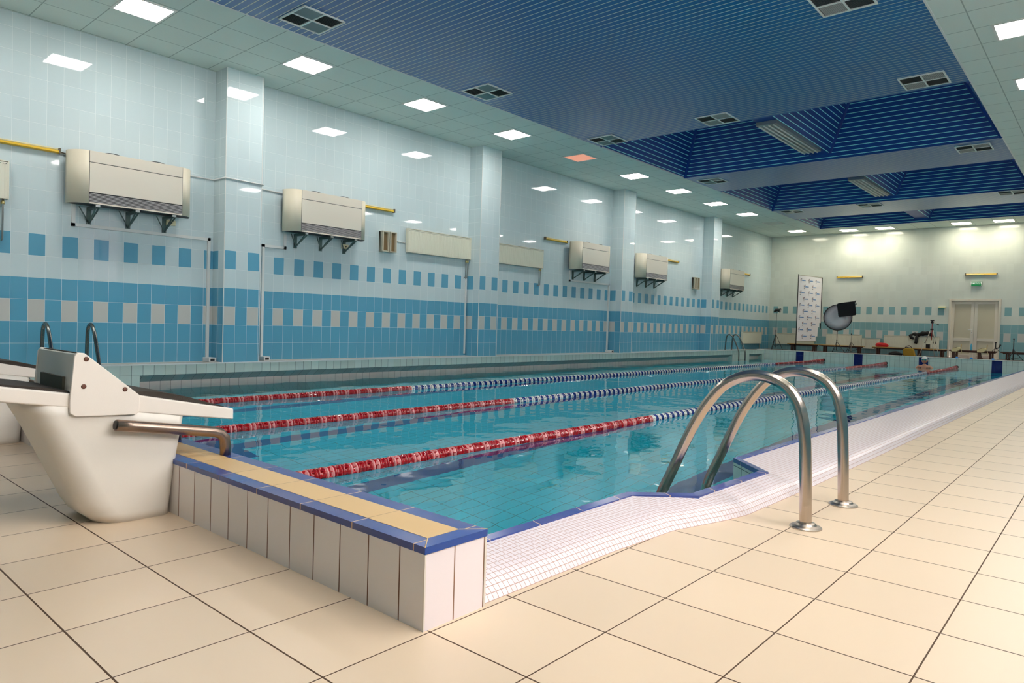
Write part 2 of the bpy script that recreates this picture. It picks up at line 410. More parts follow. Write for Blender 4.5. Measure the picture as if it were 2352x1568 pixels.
# blue slatted ceiling with the three coffers
COFF = [(12.70, 16.65), (18.80, 22.75), (24.90, 27.60)]
c = MB()
def bq(x0, x1, y0, y1, z=ZC): c.face([(x0, y0, z), (x0, y1, z), (x1, y1, z), (x1, y0, z)], 'blue_slats', [(x0+20, y0+20), (x0+20, y1+20), (x1+20, y1+20), (x1+20, y0+20)])
y = YB+1
for a, b_ in COFF: bq(XB0, XB1, y, a); y = b_
for x0, x1 in ((XB0, XB0+.0), ):
    pass
struct(c.build('ceiling_blue', fix=False))
tr = MB()
for xx in (XB0, XB1): tr.box(xx-.012, xx+.012, YB+1, YBE, ZC-.006, ZC+.02, 'duct_white')
struct(tr.build('trim_1'))
RISE, RUN = 1.15, .62
XM = (XB0+XB1)/2
for ci, (a, b_) in enumerate(COFF):
    c = MB(); L = math.hypot(RISE, RUN)
    run = min(RUN, (b_-a)/2-.1); h0 = .13; t0 = h0/RISE; zt = ZC+RISE; k0 = run*t0
    for sg in (-1, 1):
        xo = XB0 if sg < 0 else XB1; xi = XM+sg*.2; xot = xo-sg*RUN; xit = xi+sg*RUN*(1-t0)
        U = lambda x: x+20
        for y0, yt, yk in ((a, a+run, a+k0), (b_, b_-run, b_-k0)):
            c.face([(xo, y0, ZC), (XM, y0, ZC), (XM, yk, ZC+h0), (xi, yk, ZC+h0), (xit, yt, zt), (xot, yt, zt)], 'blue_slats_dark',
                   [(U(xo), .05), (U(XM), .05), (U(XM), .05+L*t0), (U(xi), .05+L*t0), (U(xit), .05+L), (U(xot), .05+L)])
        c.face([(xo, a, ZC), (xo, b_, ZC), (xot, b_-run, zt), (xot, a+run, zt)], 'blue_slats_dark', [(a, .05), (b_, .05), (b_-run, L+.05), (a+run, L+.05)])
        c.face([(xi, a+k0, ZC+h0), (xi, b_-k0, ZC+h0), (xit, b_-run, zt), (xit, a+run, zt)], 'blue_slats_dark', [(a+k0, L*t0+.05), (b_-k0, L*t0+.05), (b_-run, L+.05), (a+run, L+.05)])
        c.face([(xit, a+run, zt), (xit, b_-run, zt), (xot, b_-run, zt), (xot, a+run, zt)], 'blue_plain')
        for y0, yt, yk in ((a, a+run, a+k0), (b_, b_-run, b_-k0)):
            c.tube([(xo-sg*.01, y0, ZC+.01), (xot, yt, zt)], .055, 'blue_plain', 6)
            c.tube([(xi, yk, ZC+h0+.02), (xit, yt, zt)], .055, 'blue_plain', 6)
    c.face([(XM-.2, a+k0, ZC+h0), (XM+.2, a+k0, ZC+h0), (XM+.2, b_-k0, ZC+h0), (XM-.2, b_-k0, ZC+h0)], 'blue_plain')
    struct(c.build('ceiling_coffer', fix=False))
# lamps of the coffers
def coffer_lamp(loc, ln, label):
    r = empty('strip_lamp', loc, label, 'ceiling lamp', 'unlit strip lamps in the blue ceiling coffers')
    b_ = MB(); b_.box(-.2, .2, -ln/2, ln/2, .0, .07, 'grey_metal'); b_.build('housing', r)
    for i in range(4):
        t = MB(); x = -.14+i*.093; t.tube([(x, -ln/2+.03, -.02), (x, ln/2-.03, -.02)], .014, 'white_paint', 8); t.build('tube', r)
    return r
LN = ['nearest of the three', 'middle one of the three', 'farthest of the three']
for i, (a, b_) in enumerate(COFF[:2]):
    coffer_lamp((XM, (a+b_)/2, ZC+.055), b_-a-1.3, 'silver strip lamp with bare tubes on the ridge of the %s blue ceiling coffer' % ('nearer' if i == 0 else 'farther'))

# floors
f = MB()
def flq(x0, x1, y0, y1, z, mt, px, py): f.face([(x0, y0, z), (x1, y0, z), (x1, y1, z), (x0, y1, z)], mt, [(x0-px, y0-py), (x1-px, y0-py), (x1-px, y1-py), (x0-px, y1-py)])
flq(XL, XR, YB, YN, 0, 'floor_tiles', -1.2275-40.5, .297-40); flq(-1.66, XR, YN, YR, 0, 'floor_tiles', -1.2275-40.5, .297-40)
struct(f.build('floor', fix=False))
f = MB(); f.box(XL, -10.50, YN, YP+.3, ZF, ZD, 'deck_tiles', True)
f.box(-10.51, -10.36, YN, YP+.3, .12, ZD, 'deck_tiles', True)
struct(f.build('deck_left'))
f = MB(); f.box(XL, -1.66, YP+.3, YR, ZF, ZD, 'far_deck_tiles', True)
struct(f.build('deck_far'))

# pool: left wall with overflow gutter
g = MB()
def yq(y0, y1, xa, za, xb, zb, mt, v0=0): 
    L = math.hypot(xb-xa, zb-za)
    g.face([(xa, y0, za), (xa, y1, za), (xb, y1, zb), (xb, y0, zb)], mt, [(y0, v0), (y1, v0), (y1, v0+L), (y0, v0+L)])
GUT = [(3.86, 23.7), (25.2, 26.45)]
y = YI
for a, b_ in GUT + [(YP, YP)]:
    if a > y:   # flush pier
        yq(y, a, XP, ZF, XP, .12, 'pool_tiles', -1.87+3); yq(y, a, XP, .12, XP, .262, 'pool_tiles', .003)
        for yy in (y, a): g.face([(XP, yy, ZF), (-10.5, yy, ZF), (-10.5, yy, .262), (XP, yy, .262)], 'pool_tiles', [(0, 0), (.27, 0), (.27, 2), (0, 2)])
    if b_ > a:
        yq(a, b_, XP, .115, XP, .262, 'pool_tiles', .003); yq(a, b_, XP, .115, -10.49, .012, 'gutter_dark', .004)
        yq(a, b_, -10.49, ZF, -10.49, .012, 'gutter_beige', 10*.4-1.762+.07)
    y = b_
yq(YI, YP+.02, XP, .262, -10.52, .262, 'duct_white')
g.box(XP-.02, XP+.012, YI, YP, .258, .272, 'duct_white')
struct(g.build('pool_wall_left', fix=False))
# far pool wall with lane markers
g = MB()
def xq(x0, x1, y_, z0, z1, mt, v0, u0=0): g.face([(x0, y_, z0), (x1, y_, z0), (x1, y_, z1), (x0, y_, z1)], mt, [(x0+u0, v0), (x1+u0, v0), (x1+u0, v0+z1-z0), (x0+u0, v0+z1-z0)])
xq(-10.61, -1.66, YP, ZF, .12, 'pool_tiles', 3-1.87, 20.04); xq(-10.61, -1.66, YP, .12, .27, 'pool_tiles', .003, 20.04)
g.box(-10.62, -1.6, YP-.015, YP+.31, .262, .276, 'duct_white')
struct(g.build('pool_wall_far', fix=False))
for i, x in enumerate((-8.98, -6.95, -4.92, -2.88)):
    g = MB(); xq(x-.14, x+.14, YP-.004, ZF, .258, 'marker_navy', 3-1.87, 20.04); struct(g.build('lane_marker', fix=False))
# near pool wall
g = MB(); xq(XP-.3, -1.66, YI+.001, ZF, .25, 'pool_tiles', 3-1.87, 20); struct(g.build('pool_wall_near', fix=False))

# right edge: overflow ledge in white mosaic with the ladder notch
EDGE = [(-1.98, YI), (-1.98, 3.24), (-1.72, 3.49), (-1.70, 4.38), (-2.0, 4.67), (-1.99, 9.0), (-2.0, YP)]
FOOT = [(YI, -1.66), (2.6, -1.65), (3.1, -1.615), (3.45, -1.515), (3.65, -1.475), (4.5, -1.455), (6, -1.445), (YP+.3, -1.40)]
def interp(tab, y):
    for (a, xa), (b_, xb) in zip(tab, tab[1:]):
        if y <= b_: return xa + (xb-xa)*(y-a)/(b_-a)
    return tab[-1][1]
def edge_x(y): return interp([(b_, a) for a, b_ in EDGE], y)
ys = sorted(set([YI, 3.24, 3.49, 4.38, 4.67, YP] + [round(YI+.05*i, 3) for i in range(1, 80)] + [6+i for i in range(21)]))
ys = [q for q in ys if q <= YP]
led = MB(); rows = []
ZE = .095
for y in ys:
    xf = interp(FOOT, y); xe = edge_x(y)+.03; wdt = xf-xe
    prof = [(0, 0), (.018, .022), (.04, .041), (.065, .055), (.10, .066)]
    prof = [(a*min(1, wdt/.3), z) for a, z in prof] + [((.10 + (wdt-.10)*t) if wdt > .12 else .08+(wdt-.08)*t, .066+(ZE-.066)*t**.8) for t in (.25, .5, .75, 1)]
    rows.append([(xf-a, y, z) for a, z in prof])
for i in range(len(rows)-1):
    for j in range(len(rows[0])-1):
        def V(r, q):
            return sum(math.dist(r[t][::2], r[t+1][::2]) for t in range(q))
        a, b_ = rows[i], rows[i+1]
        led.face([a[j], b_[j], b_[j+1], a[j+1]], 'mosaic', [(a[j][1], V(a, j)), (b_[j][1], V(b_, j)), (b_[j+1][1], V(b_, j+1)), (a[j+1][1], V(a, j+1))], True)
struct(led.build('pool_ledge', fix=True))
# blue trim following the edge
def offset(pl, d):
    out = []
    for i, p in enumerate(pl):
        p = Vector(p); n = Vector((0, 0))
        segs_ = []
        if i: segs_.append((p-Vector(pl[i-1])).normalized())
        if i < len(pl)-1: segs_.append((Vector(pl[i+1])-p).normalized())
        ns = [Vector((t.y, -t.x)) for t in segs_]
        if len(ns) == 2:
            bis = (ns[0]+ns[1]).normalized(); out.append(p + bis*d/max(.5, bis.dot(ns[0])))
        else: out.append(p + ns[0]*d)
    return out
t = MB(); o1 = offset(EDGE, .05); L = 0
for i in range(len(EDGE)-1):
    a, b_ = Vector(EDGE[i]), Vector(EDGE[i+1]); oa, ob = o1[i], o1[i+1]; l2 = L+(b_-a).length; z = ZE+.008
    t.face([(a.x, a.y, z), (oa.x, oa.y, z-.003), (ob.x, ob.y, z-.003), (b_.x, b_.y, z)], 'cap_blue', [(L, .1), (L, .15), (l2, .15), (l2, .1)])
    t.face([(oa.x, oa.y, z-.003), (oa.x, oa.y, z-.02), (ob.x, ob.y, z-.02), (ob.x, ob.y, z-.003)], 'cap_blue', [(L, .1), (L, .15), (l2, .15), (l2, .1)])
    t.face([(a.x, a.y, z), (b_.x, b_.y, z), (b_.x, b_.y, z-.03), (a.x, a.y, z-.03)], 'cap_blue', [(L, .1), (l2, .1), (l2, .12), (L, .12)])
    L = l2
struct(t.build('pool_edge_trim', fix=False))
g = MB(); L = 0
for (a, b_) in zip(EDGE, EDGE[1:]):
    l2 = L+math.dist(a, b_); g.face([(a[0]+.002, a[1], ZF), (b_[0]+.002, b_[1], ZF), (b_[0]+.002, b_[1], .08), (a[0]+.002, a[1], .08)], 'pool_tiles', [(L, 0), (l2, 0), (l2, 1.83), (L, 1.83)]); L = l2
struct(g.build('pool_wall_right', fix=False))
g = MB(); g.box(-1.975, -1.67, YI, YI+.004, 0, .07, 'kerb_tiles', True)
g = MB()
g.face([(-10.62, YI-.05, ZF), (-1.6, YI-.05, ZF), (-1.6, YP+.05, ZF), (-10.62, YP+.05, ZF)], 'basin_tiles', [(0, 0), (9, 0), (9, 25), (0, 25)])
struct(g.build('pool_floor', fix=False))
for x in (-8.98, -6.95, -4.94, -2.92):
    g = MB(); z = ZF+.004
    g.box(x-.13, x+.13, 3.5, 24.9, z-.002, z, 'line_blue', True); g.box(x-.5, x+.5, 3.3, 3.56, z-.002, z+.001, 'line_blue', True); g.box(x-.5, x+.5, 24.7, 24.96, z-.002, z+.001, 'line_blue', True)
    struct(g.build('lane_line'))
# water body
wp = [(-10.61, YI-.02)] + [(a+.012, b_) for a, b_ in EDGE[:1]]
poly = [(-10.497, YI-.01), (EDGE[0][0]+.012, YI-.01)] + [(a+.012, b_) for a, b_ in EDGE[1:-1]] + [(EDGE[-1][0]+.012, YP+.01), (-10.497, YP+.01)]
wb = MB(); wb.prism(poly, 'z', ZF-.03, ZW, 'water')
tag(wb.build('pool_water'), 'clear teal water filling the swimming pool, faintly rippled', 'water', kind='stuff')

# near kerb
k = MB(); XK = -1.645
ub = XK-.128-.169*60
k.face([(XL, YN, 0), (XK, YN, 0), (XK, YN, .255), (XL, YN, .255)], 'kerb_tiles', [(XL-ub, .01), (XK-ub, .01), (XK-ub, .265), (XL-ub, .265)])
k.face([(XK, YN, 0), (XK, YI, 0), (XK, YI, .255), (XK, YN, .255)], 'kerb_side_tiles', [(.012, .01), (.29, .01), (.29, .265), (.012, .265)])
k.face([(XK, YI, 0), (XL, YI, 0), (XL, YI, .255), (XK, YI, .255)], 'pool_tiles', [(0, .01), (9, .01), (9, .3), (0, .3)])
k.box(XK-.004, XK+.002, YN-.002, YN+.004, 0, .25, 'corner_bead'); k.box(XK-.006, XK+.002, YI-.006, YI+.003, 0, .25, 'corner_bead')
struct(k.build('pool_kerb', fix=False))
def kcap(poly, z0, z1, mt, name='kerb_cap'):
    q = MB(); n = len(poly); us = XK+.335*60
    for zz, order in ((z1, 1), ):
        q.face([(x, y_, zz) for x, y_ in poly], mt, [(x+us-.005, y_) for x, y_ in poly])
    for i in range(n):
        a, b_ = poly[i], poly[(i+1) % n]
        q.face([(a[0], a[1], z0), (b_[0], b_[1], z0), (b_[0], b_[1], z1), (a[0], a[1], z1)], mt, [(a[0]+us-.005, 1), (b_[0]+us-.005, 1), (b_[0]+us-.005, 1.02), (a[0]+us-.005, 1.02)])
    return q
e = .004
kc = MB()
for po, z1, mt in (([(XL, YN-e), (XK+e, YN-e), (XK-.062, YN+.065), (XL, YN+.065)], .276, 'cap_blue'),
                   ([(XK-.062, YI-.072), (XK+e, YI+e), (XL, YI+e), (XL, YI-.072)], .276, 'cap_blue'),
                   ([(XK+e, YN-e), (XK+e, YI+e), (XK-.062, YI-.072), (XK-.062, YN+.065)], .276, 'cap_blue_end'),
                   ([(XL, YN+.065), (XK-.062, YN+.065), (XK-.062, YI-.072), (XL, YI-.072)], .277, 'cap_beige')):
    if mt == 'cap_blue_end': MATS.setdefault('cap_blue_end', mat('cap_blue_end', (.012, .065, .32), .22))
    q = kcap(po, .252, z1, mt)
    for a, b_, c_, d_ in zip(q.f, q.uv, q.mi, q.sm): kc.face([q.v[t_] for t_ in a], mt, b_)
kc.tube([(XK-.062, YN+.065, .276), (XK+e, YN-e, .276)], .002, 'cap_beige', 5); kc.tube([(XK-.062, YI-.072, .276), (XK+e, YI+e, .276)], .002, 'cap_beige', 5)
struct(kc.build('kerb_cap', fix=False))

# ================================================================== CEILING THINGS
def make_light(kind, loc, label):
    r = empty('ceiling_light', loc, label, 'ceiling light', 'square flat ceiling light panels')
    f = MB(); a, b_ = .3, .27
    for p in ((-a, a, -a, -b_), (-a, a, b_, a), (-a, -b_, -b_, b_), (b_, a, -b_, b_)): f.box(*p, -.012, .0, 'white_paint')
    f.build('frame', r)
    d = MB(); d.box(-b_, b_, -b_, b_, -.008, -.002, kind); d.build('diffuser', r)
    return r
YS = [1.18, 3.60, 6.02, 8.44, 10.86, 13.28, 15.70, 18.12, 20.54, 22.96, 25.38, 27.80]
ORD = ['nearest', 'second nearest', 'third nearest', 'fourth nearest', 'fifth nearest', 'sixth nearest', 'seventh nearest', 'eighth nearest', 'ninth nearest', 'farthest']
PROTO = {}
def light(kind, loc, label):
    if kind in PROTO: return copy_tree(PROTO[kind], loc, label)
    PROTO[kind] = make_light(kind, loc, label); return PROTO[kind]
def where(y): 
    for i, (a, b_) in enumerate(COLS):
        if y < a: return i
    return 4
nm = {3.60: 'lit square ceiling panel at the top left, nearest the camera above the left wall',
      6.02: 'lit square ceiling panel just past the nearest left wall pillar',
      8.44: 'lit square ceiling panel above the middle of the second left wall bay',
      10.86: 'lit square ceiling panel just before the second left wall pillar',
      13.28: 'dim reddish square ceiling panel, the only one glowing red',
      15.70: 'lit square ceiling panel first beyond the dim reddish one',
      18.12: 'lit square ceiling panel second beyond the dim reddish one',
      20.54: 'lit square ceiling panel third beyond the dim reddish one',
      22.96: 'lit square ceiling panel fourth beyond the dim reddish one',
      25.38: 'unlit square ceiling panel near the far left corner',
      27.80: 'lit square ceiling panel in the far left corner of the ceiling'}
for y in YS:
    kind = 'panel_red' if y == 13.28 else 'panel_off' if y == 25.38 else 'panel_warm' if y > 27 else 'panel_cool'
    light(kind, (-9.68, y, ZC-.001), nm.get(y, 'lit square ceiling panel of the left hand row, outside the photo'))
for i, y in enumerate(YS[:-1]):
    light('panel_cool', (-1.07, y, ZC-.001), 'lit square ceiling panel cut by the right edge of the photo' if y == 10.86 else 'lit square ceiling panel of the right hand row, outside the photo')
for x, l in ((-7.95, 'leftmost lit panel of the row over the far wall'), (-6.71, 'second lit panel from the left in the row over the far wall'),
             (-4.29, 'third lit panel from the left in the row over the far wall'), (-3.08, 'rightmost lit panel of the row over the far wall')):
    light('panel_warm', (x, 28.48, ZC-.001), l)

def make_vent(loc, label):
    r = empty('ceiling_vent', loc, label, 'air vent', 'square four part air vents in the blue ceiling')
    f = MB(); a = .31; w_ = .022
    for p in ((-a, a, -a, -a+w_), (-a, a, a-w_, a), (-a, -a+w_, -a, a), (a-w_, a, -a, a), (-a, a, -w_/2, w_/2), (-w_/2, w_/2, -a, a)): f.box(*p, -.018, 0, 'vent_frame')
    f.build('frame', r)
    bk = MB(); bk.box(-a+.01, a-.01, -a+.01, a-.01, -.003, -.001, 'vent_dark'); bk.build('duct_opening', r)
    for q, (sx_, sy_) in enumerate(((-1, -1), (1, -1), (1, 1), (-1, 1))):
        g = MB()
        for i in range(12):
            t = .03 + i*.0215
            if q % 2 == 0:
                x0, x1 = sorted((sx_*.012, sx_*(a-w_))); y = sy_*t; g.idx([(x0, y-.006, -.015), (x1, y-.006, -.015), (x1, y+.006, -.004), (x0, y+.006, -.004)], [(0, 1, 2, 3)], 'vent_blade')
            else:
                y0, y1 = sorted((sy_*.012, sy_*(a-w_))); x = sx_*t; g.idx([(x-.006, y0, -.015), (x-.006, y1, -.015), (x+.006, y1, -.004), (x+.006, y0, -.004)], [(0, 1, 2, 3)], 'vent_blade')
        g.build('grille', r)
    return r
VN = [(-8.19, 5.14, 'air vent at the upper left of the blue ceiling, nearest the camera'),
      (-8.27, 8.60, 'air vent second along the left edge of the blue ceiling'),
      (-8.30, 12.34, 'air vent by the near left corner of the nearest ceiling coffer'),
      (-5.82, 12.29, 'air vent in front of the middle of the nearest ceiling coffer'),
      (-2.42, 12.25, 'air vent by the near right corner of the nearest ceiling coffer'),
      (-8.28, 17.34, 'air vent at the left end of the blue strip between the two nearest coffers'),
      (-2.43, 17.21, 'air vent at the right end of the blue strip between the two nearest coffers'),
      (-5.89, 23.13, 'middle air vent of the silvery strip beyond the second coffer'),
      (-8.22, 23.14, 'left air vent of the silvery strip beyond the second coffer'),
      (-2.33, 23.02, 'right air vent of the silvery strip beyond the second coffer'),
      (-2.62, 8.75, 'air vent cut by the top edge of the photo, upper right')]
v0 = None
for x, y, l in VN:
    if v0 is None: v0 = make_vent((x, y, ZC-.002), l)
    else: copy_tree(v0, (x, y, ZC-.002), l)

# ================================================================== LEFT WALL THINGS
def make_fan(loc, label):
    """wall-hung fan coil unit: local y runs along the wall, x out of it"""
    r = empty('fan_coil_unit', loc, label, 'fan coil unit', 'cream fan coil units on the left wall')
    L = 1.68; D0_, D1_ = .12, .39; H = .73; s0, s1 = .21, .20
    def prof(inset=0):
        P = [(D0_, 0)]
        for i in range(1, 9):
            t = math.pi/2*i/8; P.append((D0_+(D1_-D0_)*math.sin(t), s0*(1-math.cos(t))))
        for i in range(8):
            t = math.pi/2*(1-i/8); P.append((D0_+(D1_-D0_)*math.sin(t), L-s1*(1-math.cos(t))))
        P.append((D0_, L)); return P
    P = prof()
    b_ = MB()
    n = len(P); lo = [(x, y, 0) for x, y in P]; hi = [(x, y, H) for x, y in P]
    b_.idx(lo+hi, [(i, i+1, n+i+1, n+i) for i in range(n-1)], 'fan_cream_side', True)
    b_.idx(hi, [tuple(range(n))], 'fan_cream'); b_.idx(lo, [tuple(reversed(range(n)))], 'dark_slot')
    b_.idx([lo[0], lo[-1], hi[-1], hi[0]], [(0, 1, 2, 3)], 'dark_slot')
    b_.build('casing', r)
    y0, y1 = s0+.004, L-s1-.004; X = D1_
    p = MB(); p.box(X-.01, X+.008, y0, y1, .575, H, 'fan_cream'); p.build('top_panel', r, bevel=.003)
    p = MB(); p.box(X-.01, X+.008, y0, y1, .158, .567, 'fan_cream'); p.build('front_panel', r, bevel=.003)
    p = MB(); p.box(X-.01, X+.008, y0, y1, 0, .022, 'fan_cream'); p.build('lower_lip', r, bevel=.003)
    g = MB(); g.box(X-.002, X+.0015, y0-.005, y1+.005, .0, H-.004, 'dark_slot'); g.build('seam', r)  # dark plate behind the panels stands in for shade in their gaps
    g = MB(); g.box(X-.002, X+.002, y0, y1, .024, .155, 'dark_slot')
    for i in range(7): z = .032+i*.0175; g.idx([(X+.002, y0, z), (X+.002, y1, z), (X+.008, y1, z-.002), (X+.008, y0, z-.002), (X+.002, y0, z+.006), (X+.002, y1, z+.006)], [(0, 1, 2, 3), (3, 2, 5, 4)], 'grey_slat')
    g.build('air_grille', r)
    for yy in (s0+.32, s0+.93):
        h = MB(); h.tube([(X-.06, yy+(t-.5)*.28, H+.0+.022*math.sin(math.pi*t)) for t in [i/8 for i in range(9)]], .006, 'black', 6); h.build('flap', r)
    for yy in (s0+.12, s0+.64, s0+1.16):
        k = MB()
        k.box(.0, X+.0, yy-.02, yy+.02, -.045, -.004, 'bracket'); k.box(0, .02, yy-.03, yy+.03, -.26, -.01, 'bracket')
        for sg in (-1, 1):
            k.tube([(.02, yy+sg*.0, -.235), (X-.03, yy+sg*.02, -.04)], .012, 'bracket', 6)
            k.tube([(.02, yy-.0, -.235), (.02+.14, yy-.17*1, -.03)], .009, 'bracket', 6)
        k.build('bracket', r)
        q = MB(); q.box(X-.012, X+.008, yy-.035, yy+.02, -.035, -.008, 'grey_metal'); q.build('bracket_cap', r)
    return r
FANS = [(3.13, 'cream fan coil unit in the nearest wall bay, largest in the photo'), (6.44, 'cream fan coil unit just right of the nearest wall pillar'),
        (14.84, 'cream fan coil unit third along the wall, over the L shaped duct'), (18.15, 'cream fan coil unit right of the third wall pillar'), (24.12, 'cream fan coil unit farthest away, half hidden by the last pillar')]
f0 = None
for y, l in FANS:
    if f0 is None: f0 = make_fan((XL, y, 2.495), l)
    else: copy_tree(f0, (XL, y, 2.495), l)

def make_batten(loc, L, label, rz=0, grp='yellow batten lamps on the walls'):
    r = empty('batten_lamp', loc, label, 'wall lamp', grp, rz)
    b_ = MB(); b_.prism([(.0, -.02), (.06, -.028), (.075, -.018), (.055, .012), (.0, .02)], 'y', 0, 0, 'lamp_yellow') if 0 else None
    b_ = MB(); pr = [(.0, -.022), (.055, -.026), (.07, -.012), (.05, .018), (0, .022)]
    n = len(pr); A = [(x, .02, z) for x, z in pr]; B = [(x, L-.02, z) for x, z in pr]
    b_.idx(A+B, [(i, (i+1) % n, n+(i+1) % n, n+i) for i in range(n)], 'lamp_yellow'); b_.build('housing', r)
    t = MB(); t.tube([(.04, .03, .03), (.04, L-.03, .03)], .013, 'box_cream', 8); t.build('tube', r)
    for y in (0, L-.025):
        e_ = MB(); e_.box(0, .07, y, y+.025, -.03, .045, 'lamp_end'); e_.build('end_cap', r)
    return r
bt = make_batten((XL, 2.14, 3.2), .95, 'yellow batten lamp left of the nearest fan coil unit')
for y, l in ((8.03, 'yellow batten lamp right of the second fan coil unit'), (13.88, 'yellow batten lamp left of the third fan coil unit'),
             (20.08, 'yellow batten lamp right of the fourth fan coil unit'), (26.0, 'yellow batten lamp right of the farthest fan coil unit')):
    copy_tree(bt, (XL, y, 3.2), l)
copy_tree(bt, (-8.53, YR, 3.2), 'yellow batten lamp on the far wall above the round reflector', rz=-math.pi/2)
copy_tree(bt, (-4.22, YR, 3.2), 'yellow batten lamp on the far wall above the exit sign', rz=-math.pi/2)

def make_radiator(loc, L, H, label, rz=0, pipe=None, legs=False, ribs=.035, pos='upper'):
    r = empty('radiator', loc, label, 'radiator', 'cream panel radiators on the walls', rz)
    p = MB(); p.box(.03, .042, 0, L, 0, H, 'rad_cream'); p.box(.09, .10, 0, L, 0, H-.02, 'rad_cream')
    n = int(L/ribs)
    for i in range(n):
        y = (i+.5)*L/n; p.idx([(.10, y-ribs*.3, .015), (.104, y-.004, .02), (.104, y+.004, .02), (.10, y+ribs*.3, .015), (.10, y-ribs*.3, H-.035), (.104, y-.004, H-.04), (.104, y+.004, H-.04), (.10, y+ribs*.3, H-.035)], [(0, 1, 5, 4), (1, 2, 6, 5), (2, 3, 7, 6)], 'rad_cream')
    p.build('panel', r)
    for y in (-.008, L-.004):
        s_ = MB(); s_.box(.025, .104, y, y+.012, -.005, H+.002, 'rad_cream'); s_.build('side_cover', r)
    t = MB(); t.box(.03, .10, 0, L, H-.012, H, 'rad_cream')
    for i in range(int(L/.03)): t.box(.1035, .1045, .015+i*.03, .03+i*.03, H-.045, H-.038, 'dark_slot')
    t.build('top_grille', r)
    k = MB()
    for y in (.15, L-.15): k.box(0, .035, y-.015, y+.015, .05, H-.05, 'grey_metal')
    k.build('wall_hook', r)
    if pipe:
        for dy in (-.10, -.05):
            v = MB(); v.tube([(.065, L+dy, .01), (.065, L+dy, -.05), (.05, L+dy, -pipe), (.0, L+dy, -pipe-.02)], .011, 'grey_metal', 8); v.lathe([(.018, 0), (.02, .02), (.014, .05)], (.065, L+dy, -.07), (0, 0, 1), 'brass', 8); v.build('pipe', r)
    if legs:
        for y in (.12, L-.12):
            v = MB(); v.tube([(.06, y, .01), (.06, y, -(loc[2]-ZD)+.012)], .014, 'grey_metal', 8); v.lathe([(.03, 0), (.03, .008)], (.06, y, -(loc[2]-ZD)+.0), (0, 0, 1), 'grey_metal', 10); v.build('leg', r)
    return r
make_radiator((XL, 1.2, 2.45), 1.28, .5, 'cream ribbed radiator cut by the left edge of the photo, high on the wall', pipe=.52, ribs=.06)
make_radiator((XL, 9.32, 2.41), 1.82, .49, 'cream radiator high on the wall, left of the second pillar', pipe=.4)
make_radiator((XL, 12.07, 2.42), 1.69, .47, 'cream radiator high on the wall, right of the second pillar', pipe=.42)
make_radiator((XL, 26.35, .47), 1.9, .47, 'low cream radiator on the left wall behind the far pool ladder', legs=True)
R = -math.pi/2
for x, L, z, H, l in ((-10.86, 1.55, .47, .45, 'low cream radiator on the far wall behind the white logo banner'), (-8.82, 1.29, .5, .45, 'low cream radiator on the far wall behind the round reflector stand'),
                      (-7.5, .62, .42, .40, 'short low cream radiator right of the round reflector'), (-6.73, 1.8, .52, .44, 'low cream radiator with the black jacket on top')):
    make_radiator((x, YR, z), L, H, l, rz=R, legs=False)

def make_speaker(loc, label):
    r = empty('wall_speaker', loc, label, 'speaker', 'beige double wall speakers')
    b_ = MB()
    for k in (0, .19): 
        b_.box(0, .12, k, k+.03, 0, .39, 'speaker_beige'); b_.box(0, .12, k+.14, k+.17, 0, .39, 'speaker_beige')
        b_.box(0, .12, k, k+.17, -.01, .012, 'speaker_beige'); b_.box(0, .12, k, k+.17, .378, .40, 'speaker_beige'); b_.box(0, .05, k, k+.17, 0, .39, 'speaker_beige')
    b_.build('housing', r, bevel=.003)
    for k in (0, .19):
        g = MB(); g.box(.05, .085, k+.03, k+.14, .012, .378, 'speaker_mesh'); g.build('mesh_grille', r)
    return r
s0 = make_speaker((XL, 8.64, 2.37), 'beige double speaker with brown mesh, left of the high radiator')
copy_tree(s0, (XL, 22.12, 2.38), 'beige double speaker with brown mesh, left of the last pillar')
tag((lambda q: (q.tube([(XL+.012, 9.0, 2.62), (XL+.012, 9.30, 2.60)], .01, 'white_paint', 8), q.build('cable'))[1])(MB()), 'short white cable running from the double speaker to the high radiator', 'cable')

def duct(pts, label, foot=None, w_=.045, name='cable_duct', x=XL, grp='white cable ducts on the left wall'):
    r = empty(name, (x, pts[0][0], pts[0][1]), label, 'cable duct', grp)
    q = MB(); oy, oz = pts[0]
    for (a, c), (b_, d) in zip(pts, pts[1:]):
        y0, y1 = sorted((a, b_)); z0, z1 = sorted((c, d))
        q.box(0, .035, y0-w_/2-oy, y1+w_/2-oy, z0-w_/2-oz, z1+w_/2-oz, 'duct_white')
    q.build('duct', r)
    if foot:
        s_ = MB(); y, z = pts[-1]; s_.box(0, .22, y-.06-oy, y+.06-oy, ZD+.002-oz, ZD+.07-oz, 'duct_white'); s_.box(.215, .222, y-.035-oy, y+.035-oy, ZD+.015-oz, ZD+.055-oz, 'dark_slot')
        s_.build('foot_box', r, bevel=.006)
    return r
duct([(3.26, 2.49), (3.26, 2.22), (5.20, 2.22), (5.20, .32)], 'white duct stepping under the nearest fan coil unit down to the deck', True)
duct([(6.56, 3.16), (6.56, 2.22), (6.15, 2.22), (6.15, .32)], 'white duct from the second fan coil unit down beside the nearest pillar', True)
duct([(11.10, 1.96), (11.10, .30)], 'thin vertical white duct just left of the second pillar', w_=.025)
duct([(15.03, 2.45), (15.03, 2.20), (16.92, 2.20), (16.92, .32)], 'white duct under the third fan coil unit down beside the third pillar', True)
duct([(18.22, 2.45), (18.22, 2.1)], 'stub of white duct below the fourth fan coil unit')
